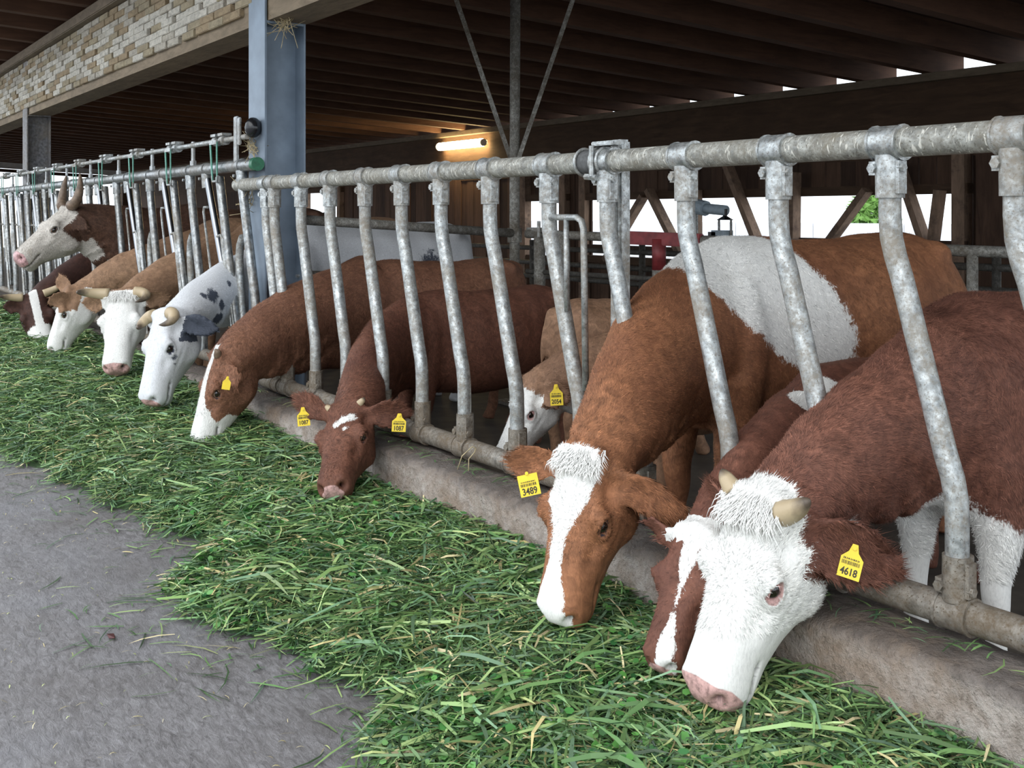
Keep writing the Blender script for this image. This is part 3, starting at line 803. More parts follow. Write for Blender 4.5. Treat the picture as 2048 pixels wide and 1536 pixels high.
    for sgn, key in ((1, 'earL'), (-1, 'earR')):
        e = sp.get(key, {})
        v, a, d = e.get('dir', (.9, -.15, -.2))            # sideways, along the nose, towards the brow
        ed = nrm(lat * sgn * v + ax * a + dor * d)
        fn = e.get('face', (.0, .75, .65)); en = nrm(lat * sgn * fn[0] + ax * fn[1] + dor * fn[2]); en = nrm(en - ed * (en @ ed))
        LE = e.get('len', .38) * L
        b0 = hp(.09, sgn * .17, -.09)
        if 'tip' in e:                                       # ear reaching to a known spot
            tp_ = PD(e['tip'][0], e['tip'][1], (b0 - CAM) @ FWD + e['tip'][2]); LE = np.linalg.norm(tp_ - b0); ed = (tp_ - b0) / LE
            en = nrm(nrm(CAM - b0) + np.array(e.get('bias', (0, 0, -.2)))); en = nrm(en - ed * (en @ ed))
        el = np.cross(ed, en)
        R_ = []
        for tv in np.linspace(0, 1, 14):
            wd = interp([0, .15, .4, .65, .85, 1], [.05, .075, .125, .12, .075, .015], tv) * L * e.get('wide', 1)
            th = interp([0, .15, .4, 1], [.05, .034, .022, .014], tv) * L
            cup = interp([0, .2, .5, 1], [.0, .5, .42, .1], tv)
            pts = []
            for k in range(20):
                an = 2 * math.pi * k / 20; x = math.cos(an) * wd; y = math.sin(an) * th
                pts.append(b0 + ed * (tv * LE) + el * x + en * (y + cup * x * x / max(wd, 1e-3) - e.get('droop', 0) * tv * tv * LE))
            R_.append(pts)
        loft(mb, R_); ears.append((b0, ed, en, el, LE))
    # remesh to one skin
    tmp = mb.build('cow_raw', TAG)
    md = tmp.modifiers.new('r', 'REMESH'); md.mode = 'VOXEL'; md.voxel_size = sp.get('vox', .012); md.adaptivity = 0
    dg = bpy.context.evaluated_depsgraph_get(); ev = tmp.evaluated_get(dg); me = ev.to_mesh()
    n = len(me.vertices); V = np.empty(n * 3, np.float32); me.vertices.foreach_get('co', V); V = V.reshape(-1, 3).astype(float)
    E_ = np.empty(len(me.edges) * 2, np.int32); me.edges.foreach_get('vertices', E_); E_ = E_.reshape(-1, 2)
    lt_ = np.empty(len(me.polygons), np.int32); me.polygons.foreach_get('loop_total', lt_)
    Q = np.empty(len(me.loops), np.int32); me.loops.foreach_get('vertex_index', Q); Q = Q.reshape(-1, 4)
    ev.to_mesh_clear(); bpy.data.objects.remove(tmp)
    def coords(V):
        r = V - poll; s, v, w = r @ ax / L, r @ lat / L, r @ dor / L
        return s, v, w
    s, v, w = coords(V)
    inear = np.zeros(n)
    for sgn, (b0, ed, en, el, LE) in zip((1, -1), ears):
        r = V - b0; t_ = r @ ed / LE
        inear = np.maximum(inear, (t_ > .22) & (t_ < 1.1) & (np.abs(r @ el) < .2 * L) & (np.abs(r @ en) < .16 * L) & (sgn * v > .17))
    head = (s > -.1) & (s < 1.1) & (np.abs(v) < .34) & (w > -.66) & (w < .2)
    vs = sp.get('vox', .012); kk = .012 / vs
    lam = np.where(head, .26, 1.0); lam = np.where(inear > .5, .12, lam)
    its = int(16 * kk * kk ** .5)
    V = smooth_mesh(V, E_, lam, its)
    nN = vnormals(V, Q)
    s, v, w = coords(V); av = np.abs(v)
    def g(ds, s0, dv, v0, dw, w0): return np.exp(-((s - s0) / ds) ** 2 - ((av - v0) / dv) ** 2 - ((w - w0) / dw) ** 2)
    hole = np.zeros(n); disp = np.zeros(n)
    # nostrils, mouth, hollows of the face
    no = g(.034, .965, .034, .112, .032, -.105) * head; disp -= no * .06; hole += sstep(.3, .75, no)
    disp += g(.03, .90, .03, .10, .03, -.085) * head * .012
    mw = -.268 + .03 * sstep(.95, .75, s)
    mo = np.exp(-((w - mw) / .011) ** 2) * sstep(.70, .76, s) * sstep(1.05, .98, s) * head; disp -= mo * .016; hole += .8 * sstep(.35, .8, mo) * (av < .2)
    disp -= g(.10, .56, .05, .18, .05, -.10) * head * .012
    disp -= g(.09, .20, .05, .21, .06, -.10) * head * .016
    disp -= g(.14, .44, .1, .16, .018, -.235) * head * .006
    # eyes
    eyes = []
    for sgn in (1, -1):
        sel = np.where(head & (sgn * v > .1) & (np.abs(s - .41) < .05) & (np.abs(w + .095) < .04))[0]
        if len(sel) == 0: continue
        e = V[sel].mean(0); en = nrm(nN[sel].mean(0)); e = e + en * .004
        et = nrm(ax * .93 - dor * .37); et = nrm(et - en * (et @ en)); eu = np.cross(en, et)
        if eu @ dor < 0: eu = -eu
        r = V - e; a_, b_ = r @ et / L, r @ eu / L; near = np.linalg.norm(r, axis=1) < .12 * L
        q = np.sqrt((a_ / .050) ** 2 + (b_ / .033) ** 2)
        disp += near * (np.exp(-((q - 1.35) / .38) ** 2) * .012 * L * 2 - np.exp(-(q / .75) ** 2) * .035 * L)
        eyes.append((e, en, et, eu, near, q))
    # neck folds, muscle relief and slight unevenness
    D2 = np.min(((V[:, None, :] - C[None, ::3, :]) ** 2).sum(2), 1) if n < 3e5 else 0
    ni = np.argmin(((V[:, None, :] - C[None, :, :]) ** 2).sum(2), 1); nt = tn[ni]
    bx = (V - front) @ (-f) / BL; ly = (V - front) @ lt / H; zz = V[:, 2] / H
    body = (bx > .0) & ~head
    neck = (~head) & (nt > .1) & (bx < .16)
    alt = (V - C[ni]); und = -(alt @ up) / H
    disp += np.where(neck & (nt > .35), (.006 * np.sin(nt * 42 + 3 * np.sin(und * 22)) * sstep(-.05, .1, und)), 0) * sp.get('folds', 1.0)
    P = V
    disp += np.where(head, .0, 1) * (.006 * np.sin(P[:, 1] * 7 + P[:, 2] * 5) * np.sin(P[:, 2] * 9 + P[:, 0] * 4) + .0025 * np.sin(P[:, 1] * 23 + P[:, 2] * 31 + P[:, 0] * 17))
    rib = np.where(body & (bx > .35) & (bx < .75), .0014 * np.sin(bx * 61 + 3 * zz) * sstep(.55, .8, zz), 0); disp += rib
    V = V + nN * disp[:, None]
    nN = vnormals(V, Q)
    s, v, w = coords(V)
    c = dict(s=s, v=v, w=w, av=np.abs(v), head=head, ear=inear > .5, nt=nt, b=bx, lat=ly, z=zz, neck=neck, V=V, und=und, L=L)
    c['earL'] = (inear > .5) & (v > 0); c['earR'] = (inear > .5) & (v < 0)
    at = sp['coat'](c); white = at.get('white', np.full(n, -1.)); skin = at.get('skin', np.zeros(n)); dark = at.get('dark', np.zeros(n))
    for (e, en, et, eu, near, q) in eyes:
        if sp.get('eyepink', False): skin = np.maximum(skin, near * np.exp(-((q - .95) / .42) ** 2) * .9)
        else: dark = np.maximum(dark, near * np.exp(-((q - 1.0) / .3) ** 2) * .75 * sp.get('eyedark', 1))
        hole = np.maximum(hole, near * np.exp(-(q / .6) ** 2) * .8)
    white = white * .5 + .5
    # object
    base = np.array([W[0], W[1], 0])
    root = thing('cow', sp['label'], sp.get('cat', 'cow'), base, sp.get('group', 'cattle at the feed fence'))
    mat = sp['mat']
    me = bpy.data.meshes.new('body')
    me.vertices.add(n); me.vertices.foreach_set('co', (V - base).astype(np.float32).ravel())
    me.loops.add(Q.size); me.loops.foreach_set('vertex_index', Q.ravel().astype(np.int32))
    me.polygons.add(len(Q)); me.polygons.foreach_set('loop_start', np.arange(0, Q.size, 4, dtype=np.int32))
    me.polygons.foreach_set('use_smooth', np.ones(len(Q), bool))
    me.update(calc_edges=True)
    def put(me, nm, arr):
        a = me.attributes.new(nm, 'FLOAT', 'POINT'); a.data.foreach_set('value', np.clip(arr, -1, 2).astype(np.float32))
    for nm, arr in (('white', white), ('skin', skin), ('dark', dark), ('hole', np.clip(hole, 0, 1)), ('tone', np.ones(n))): put(me, nm, arr)
    me.materials.append(mat)
    bo = bpy.data.objects.new('body', me); COL.objects.link(bo); bo.parent = root; OFF[bo.name] = base
    # eyes
    for (e, en, et, eu, near, q) in eyes:
        cc = e - en * .034 * L
        eo = MB().ball(cc, .044 * L, 18, 12, ax=np.array([et, eu, en])).build('eye', EYE, root, smooth=True)
        an = np.linspace(0, 2 * math.pi, 29); k = .044 * L
        lid = [e + et * math.cos(a) * k - en * (.012 * L + .018 * L * math.cos(a) ** 2) + eu * (math.sin(a) * k * (.58 if math.sin(a) > 0 else .5)) + en * .006 * L for a in an]
        MB().tube(lid, .0085 * L, 8, cap=False).build('eyelid', sp['lid'], eo, smooth=True)
    # hair strands
    hd = sp.get('hair', 0)
    if hd:
        cen = V[Q].mean(1); area = np.linalg.norm(np.cross(V[Q[:, 2]] - V[Q[:, 0]], V[Q[:, 3]] - V[Q[:, 1]]), axis=1) / 2
        q0 = Q[:, 0]; wgt = np.where(head[q0] | c['ear'][q0], 1.6, np.where((nt[q0] > .05) & (bx[q0] < .2), 1.0, np.where(bx[q0] < .6, .55, .12)))
        wgt = wgt * area * (skin[q0] < .3) * (hole[q0] < .3) * (zz[q0] > .3)
        for (e, en, et, eu, near, q) in eyes: wgt = wgt * (q[q0] > 1.05)
        m_ = int(hd); pick = RNG.choice(len(Q), m_, p=wgt / wgt.sum())
        bc = RNG.dirichlet((1, 1, 1, 1), m_); p0 = (V[Q[pick]] * bc[:, :, None]).sum(1); nr = nN[Q[pick, 0]]
        i0 = Q[pick, 0]
        fl = np.where(head[i0][:, None], np.clip((s[i0] - .45) * 5, -1, 1)[:, None] * ax + lat * np.clip(v[i0] * 5, -1, 1)[:, None] * .8 - dor * np.clip(np.abs(v[i0]) * 3, 0, .8)[:, None], (-f * .6 - up * .8)[None, :])
        isn = (~head[i0]) & (nt[i0] > .15) & (bx[i0] < .15)
        fl = np.where(isn[:, None], (S - E)[None, :] / dist * .8 - up * .5, fl)
        for sgn, (b0, ed, en, el, LE), kx in zip((1, -1), ears, ('earL', 'earR')):
            fl = np.where(c[kx][i0][:, None], ed[None, :], fl)
        ph = p0 * 9; sw = np.stack([np.sin(ph[:, 1] * 1.3 + ph[:, 2]), np.sin(ph[:, 2] * 1.7 + ph[:, 0]), np.sin(ph[:, 0] * 1.1 + ph[:, 1] * 2)], 1)
        fl = fl + sw * sp.get('curl', .35) + RNG.normal(size=(m_, 3)) * .28
        fl = fl - nr * (fl * nr).sum(1)[:, None]; fl /= np.linalg.norm(fl, axis=1)[:, None] + 1e-9
        ln = sp.get('hlen', .016) * RNG.uniform(.6, 1.4, m_) * np.where(head[i0], .7, 1.0) * np.where(c['ear'][i0], 1.5, 1.0)
        tip = p0 + fl * ln[:, None] + nr * (ln * .22)[:, None]
        sd = np.cross(fl, nr) * (sp.get('hwid', .0011))
        HV = np.stack([p0 - sd - nr * .001, p0 + sd - nr * .001, tip], 1).reshape(-1, 3) - base
        hm = tri_mesh('coat_hair', HV, np.arange(m_ * 3).reshape(-1, 3), mat)
        for nm, arr in (('white', white), ('skin', skin), ('dark', dark), ('hole', np.clip(hole, 0, 1))):
            x_ = (arr[Q[pick]] * bc).sum(1); put(hm, nm, np.repeat(x_, 3))
        put(hm, 'tone', np.repeat(np.clip(RNG.normal(1.05, .3, m_), .45, 1.8), 3))
        ho = bpy.data.objects.new('coat_hair', hm); COL.objects.link(ho); ho.parent = root; ho['kind'] = 'stuff'
    # forelock
    if sp.get('forelock'):
        fl_n = sp['forelock']; pts = []; 
        for k in range(fl_n):
            a0 = rnd.uniform(-.02, .11); v0 = rnd.uniform(-.17, .17)
            root_p = hp(a0, v0, interp(H_S, H_T, a0) + .008 - .8 * v0 * v0)
            dr = ax * rnd.uniform(.6, 1.0) + lat * (v0 * 2.2 + rnd.uniform(-.3, .3)) + dor * rnd.uniform(-.02, .14)
            ln = rnd.uniform(.06, .15) * L * sp.get('flen', 1)
            side = nrm(np.cross(dr, dor)) * .0016
            m1 = root_p + nrm(dr) * ln * .55 + dor * .012; m2 = m1 + nrm(dr + dor * -.7) * ln * .5
            pts.append((root_p - side, root_p + side, m1 - side * .8, m1 + side * .8, m2))
        A3 = np.array(pts).reshape(-1, 3) - base; i5 = np.arange(fl_n)[:, None] * 5
        T3 = (i5[:, :, None] + np.array([[0, 1, 3], [0, 3, 2], [2, 3, 4]])[None]).reshape(-1, 3)
        fm = tri_mesh('forelock', A3, T3, mat)
        for nm, val in (('white', sp.get('flwhite', 1.2)), ('skin', 0), ('dark', 0), ('hole', 0), ('tone', 1.0)): put(fm, nm, np.full(len(A3), val))
        fo = bpy.data.objects.new('forelock', fm); COL.objects.link(fo); fo.parent = root; fo['kind'] = 'stuff'
    # horns
    for hz in sp.get('horns', []):
        pts = np.array([hp(*q) for q in hz['pts']]); tt_ = np.linspace(0, 1, 15)
        ti = np.linspace(0, 1, len(pts))
        if len(pts) == 4: cv = bez(pts, tt_)
        else: cv = np.stack([np.interp(tt_, ti, pts[:, k]) for k in range(3)], 1)
        rr = hz['r'] * L * interp([0, .15, .6, .9, 1], [1.05, 1, .72, .35, .08], tt_)
        ob = MB().tube(cv, rr, 12).build('horn', HORN_D if hz.get('dark') else HORN, root, smooth=True)
        a = ob.data.attributes.new('tip', 'FLOAT', 'POINT'); a.data.foreach_set('value', np.repeat(tt_, 12).astype(np.float32))
    # ear tags
    for tg in sp.get('tags', []):
        b0, ed, en, el, LE = ears[0 if tg['ear'] == 'L' else 1]
        c0 = np.array(PD(tg['px'][0], tg['px'][1], (b0 + ed * LE * tg.get('t', .5) - CAM) @ FWD - tg.get('lift', .03)))
        tz = nrm(-ray(*tg.get('px', (1024, 700))) + np.array(tg.get('tilt', (0, 0, 0)))); tu = nrm(up + RGT * math.tan(math.radians(tg.get('lean', 0)))); tu = nrm(tu - tz * (tu @ tz)); tr = np.cross(tu, tz)
        w_, h_2 = tg.get('w', .05), tg.get('h', .06)
        out = [(-.5, -.55), (.5, -.55), (.5, .2), (.22, .45), (.12, .75), (-.12, .75), (-.22, .45), (-.5, .2)] if not tg.get('plain') else [(-.5, -.55), (.5, -.55), (.5, .55), (-.5, .55)]
        VV = [c0 + tr * x * w_ + tu * y * h_2 + tz * dz for dz in (-.0012, .0012) for (x, y) in out]; m0 = len(out)
        to = MB().add(VV, [tuple(range(m0))[::-1], tuple(range(m0, 2 * m0))] + [(i, (i + 1) % m0, m0 + (i + 1) % m0, m0 + i) for i in range(m0)]).build('ear_tag', TAG, root)
        MB().tube([c0 + tu * h_2 * .6 + tz * .001, c0 + tu * h_2 * .6 + tz * .006], .005, 10).build('tag_stud', TAG, to)
        def text(txt, x, y, size, bold=0.0):
            cu_ = bpy.data.curves.new('t', 'FONT'); cu_.body = txt; cu_.size = size; cu_.align_x = 'CENTER'; cu_.align_y = 'CENTER'; cu_.offset = bold; cu_.resolution_u = 3
            ob = bpy.data.objects.new('t', cu_); COL.objects.link(ob)
            dg = bpy.context.evaluated_depsgraph_get(); m_e = bpy.data.meshes.new_from_object(ob.evaluated_get(dg)); bpy.data.objects.remove(ob)
            k_ = len(m_e.vertices); vv = np.empty(k_ * 3, np.float32); m_e.vertices.foreach_get('co', vv); vv = vv.reshape(-1, 3)
            nw = c0 + tz * .0021 + np.outer(vv[:, 0] * .82 + x * w_, tr) + np.outer(vv[:, 1] + y * h_2, tu) - base
            m_e.vertices.foreach_set('co', nw.astype(np.float32).ravel()); m_e.materials.clear(); m_e.materials.append(INK); m_e.update()
            oo = bpy.data.objects.new('printed_number', m_e); COL.objects.link(oo); oo.parent = to
        if tg.get('num'):
            text(tg['num'], -.02, -.32, w_ * .46, .0006)
            bars = MB(); xx = -.4
            while xx < .38:
                wd = rnd.choice((.012, .02, .03)); bars.box(c0 + tr * (xx * w_) + tu * (.02 * h_2) + tz * .0018, (wd * w_, h_2 * .14, .0008), ax=np.array([tr, tu, tz])); xx += wd + rnd.choice((.014, .022, .03))
            bo_ = bars.build('barcode', INK, to); bo_['kind'] = 'stuff'
            fine = MB(); xx = -.36
            while xx < .36:
                wd = rnd.choice((.03, .045, .02)); fine.box(c0 + tr * (xx * w_) + tu * (.17 * h_2) + tz * .0018, (wd * w_, h_2 * rnd.uniform(.05, .08), .0008), ax=np.array([tr, tu, tz])); xx += wd + .03
            fo_ = fine.build('small_print', INK, to); fo_['kind'] = 'stuff'
    return root

# ---- coat patterns: fields are positive where the patch lies
def muzzle_skin(c, s0=.9, k=1.0):
    return k * np.where(c['head'] & (c['w'] > -.24), sstep(s0, s0 + .045, c['s'] - .25 * np.abs(c['w'] + .11) - .12 * c['av']), 0)
def spot(c, s, v, w, r):
    return 1 - np.sqrt((c['s'] - s) ** 2 + (c['v'] - v) ** 2 + (c['w'] - w) ** 2) / r
def sph(c, p, r):
    return 1 - np.linalg.norm(c['V'] - np.asarray(p), axis=1) / r

def on_hide(c, px, py):                           # nearest hide point on a sight line
    rel = c['V'] - CAM; dp = rel @ FWD; k = np.where((1024 + rel @ RGT / dp * F_PX - px) ** 2 + (HOR - rel[:, 2] / dp * F_PX - py) ** 2 < 90)[0]
    return c['V'][k[np.argmin(dp[k])]] if len(k) else np.array((0, 0, -9.0))
def coat1(c):                                     # white face, chestnut neck
    s, w = c['s'], c['w']
    s0 = -.10 + .26 * sstep(-.06, -.16, w) - .22 * sstep(-.30, -.40, w)
    wh = np.where(c['head'], (s - s0) / .12, -1); wh = np.where(c['ear'], -1.2, wh)
    body = np.where(~c['head'] & (c['b'] > -.04), (.475 - c['z'] + .05 * np.sin(c['b'] * 25 + 1)) / .06, -1); wh = np.maximum(wh, np.where(c['head'], -1, body))
    wh = np.maximum(wh, np.where(c['b'] > .3, 1.5 * sph(c, (-1.75, 1.45, 1.02), .3), -1))
    dk = np.maximum(spot(c, .17, .02, .02, .07) * .55, spot(c, .27, .15, .0, .05) * .6)
    return dict(white=wh, skin=muzzle_skin(c, .85), dark=np.where(c['head'], np.clip(dk, 0, 1), 0))
def coat2(c):                                     # blaze and white shoulder
    s, v, w = c['s'], c['v'], c['w']
    half = interp([-.1, .1, .3, .42, .5, .7, .85, 1.0], [.15, .17, .15, .085, .05, .055, .10, .12], s)
    mid = interp([0, .3, 1], [-.01, -.02, -.015], s)
    wh = np.where(c['head'], (half - np.abs(v - mid)) / .05, -1); wh = np.where(c['head'] & (w < -.17), -1, wh); wh = np.where(c['head'] & (s < -.02), -1, wh)
    wh = np.where(c['ear'], -1, wh)
    e = 1 - np.sqrt(((c['b'] - .13 - (.97 - c['z']) * .62) / .17) ** 2 + ((c['z'] - .90) / .31) ** 2)
    wh = np.maximum(wh, np.where(c['head'], -1, e * 3))
    return dict(white=wh, skin=muzzle_skin(c, .965, .8), dark=np.where(c['head'], .45 * sstep(.86, .95, s) * sstep(-.15, -.22, w), 0))
def coat3(c):
    s, v = c['s'], c['v']
    wh = np.where(c['head'], (.035 + .03 * np.sin(s * 9) - np.abs(v - .03 - .05 * (s - .4))) / .05, -1)
    wh = np.where(c['head'] & (s < .13), .8, wh); wh = np.where(c['ear'], -1, wh)
    wh = np.maximum(wh, np.maximum(2 * sph(c, on_hide(c, 1655, 782), .07), 2 * sph(c, on_hide(c, 1605, 790), .05)))
    return dict(white=wh, skin=muzzle_skin(c, .93))
def coat4(c):
    wh = np.where(c['head'], (c['s'] - .16 + .15 * sstep(-.3, -.42, c['w'])) / .1, -1); wh = np.where(c['ear'], -1, wh)
    return dict(white=wh, skin=muzzle_skin(c, .92))
def coat_plain(c): return dict(skin=muzzle_skin(c, .92))
def coat6(c):
    wh = np.where(c['head'], np.maximum(np.maximum(spot(c, .22, .10, .02, .055), spot(c, .255, .03, .02, .05)), np.maximum(spot(c, .30, -.03, .02, .04), spot(c, .36, .06, .02, .03))) * 1.2, -1); wh = np.where(c['ear'], -1, wh)
    return dict(white=wh - .1, skin=muzzle_skin(c, .93, .75))
def coat7(c):
    s, av, w = c['s'], c['av'], c['w']
    bl = (interp([0, .2, .45, .6], [.05, .06, .075, .14], s) - av) / .05; bl = np.where(w < -.12, -1, bl)
    mz = (s - .60 + .12 * sstep(-.2, -.3, w) - .1 * sstep(-.05, -.2, w)) / .08
    wh = np.where(c['head'], np.maximum(bl, mz), -1); wh = np.where(c['ear'], -1, wh)
    return dict(white=wh, skin=muzzle_skin(c, .95))
def coat8(c):
    n = len(c['s']); dk = np.zeros(n)
    for a in ((.40, .2, -.12, .09), (.47, .19, -.17, .085), (.54, .17, -.20, .06)): dk = np.maximum(dk, np.where(c['head'], spot(c, *a) * .95, 0))
    dk = np.maximum(dk, np.where(c['earL'], 1.2, 0))
    rel = c['V'] - CAM; dp = rel @ FWD; ux = 1024 + rel @ RGT / dp * F_PX; uy = HOR - rel[:, 2] / dp * F_PX
    for (px, py, r) in ((432, 588, .10), (450, 606, .07), (443, 640, .085), (452, 672, .10), (428, 672, .05), (462, 560, .05), (395, 622, .04), (412, 585, .05)):
        k = np.where((ux - px) ** 2 + (uy - py) ** 2 < 60)[0]
        if len(k): dk = np.maximum(dk, sph(c, c['V'][k[np.argmin(dp[k])]], r) * 1.05)
    for p, r in (((-6.55, .95, 1.22), .12), ((-6.5, 1.8, 1.2), .16), ((-6.4, 1.4, 1.0), .22)): dk = np.maximum(dk, sph(c, p, r))
    dk = np.maximum(dk, np.where(c['head'], spot(c, .97, -.03, -.10, .085), 0))
    return dict(white=np.ones(n), skin=muzzle_skin(c, .92), dark=np.clip(dk, 0, 1))
def coat9(c):
    wh = np.where(c['head'], (c['s'] - .0 - .2 * sstep(-.15, -.3, c['w'])) / .08, -1); wh = np.where(c['ear'], -1, wh); return dict(white=wh, skin=muzzle_skin(c, .88))
def coat10(c):
    s, w, av = c['s'], c['w'], c['av']
    wh = np.where(c['head'], np.maximum((s - .30) / .1, (-.24 - w) / .06), -1); wh = np.where(c['ear'], -.9, wh)
    return dict(white=wh, skin=muzzle_skin(c, .92))
def coat11(c):
    wh = (c['s'] - .02 - .2 * sstep(-.12, -.28, c['w']) + .12 * sstep(-.4, -.5, c['w'])) / .09
    wh = np.where(c['head'] | (np.abs(c['v']) < .3) & (c['s'] > 0) & (c['w'] > -.8), wh, -1); wh = np.where(c['ear'], -1, wh)
    return dict(white=wh, skin=muzzle_skin(c, .86))
def coat12(c):
    wh = np.where(c['head'], np.maximum((.06 - c['av']) / .04, (c['s'] - .55) / .08), -1); wh = np.where(c['ear'], -1, wh)
    return dict(white=wh, skin=muzzle_skin(c, .92))

LID_PINK = m_plain('eyelid_pink', (.62, .36, .34), .5, 0, .15, 60)
LID_BROWN = m_plain('eyelid_brown', (.16, .07, .04), .55, 0, .25, 60)
LID_TAN = m_plain('eyelid_tan', (.33, .2, .13), .55, 0, .25, 60)
LID_DARK = m_plain('eyelid_dark', (.04, .03, .03), .5, 0, .25, 60)

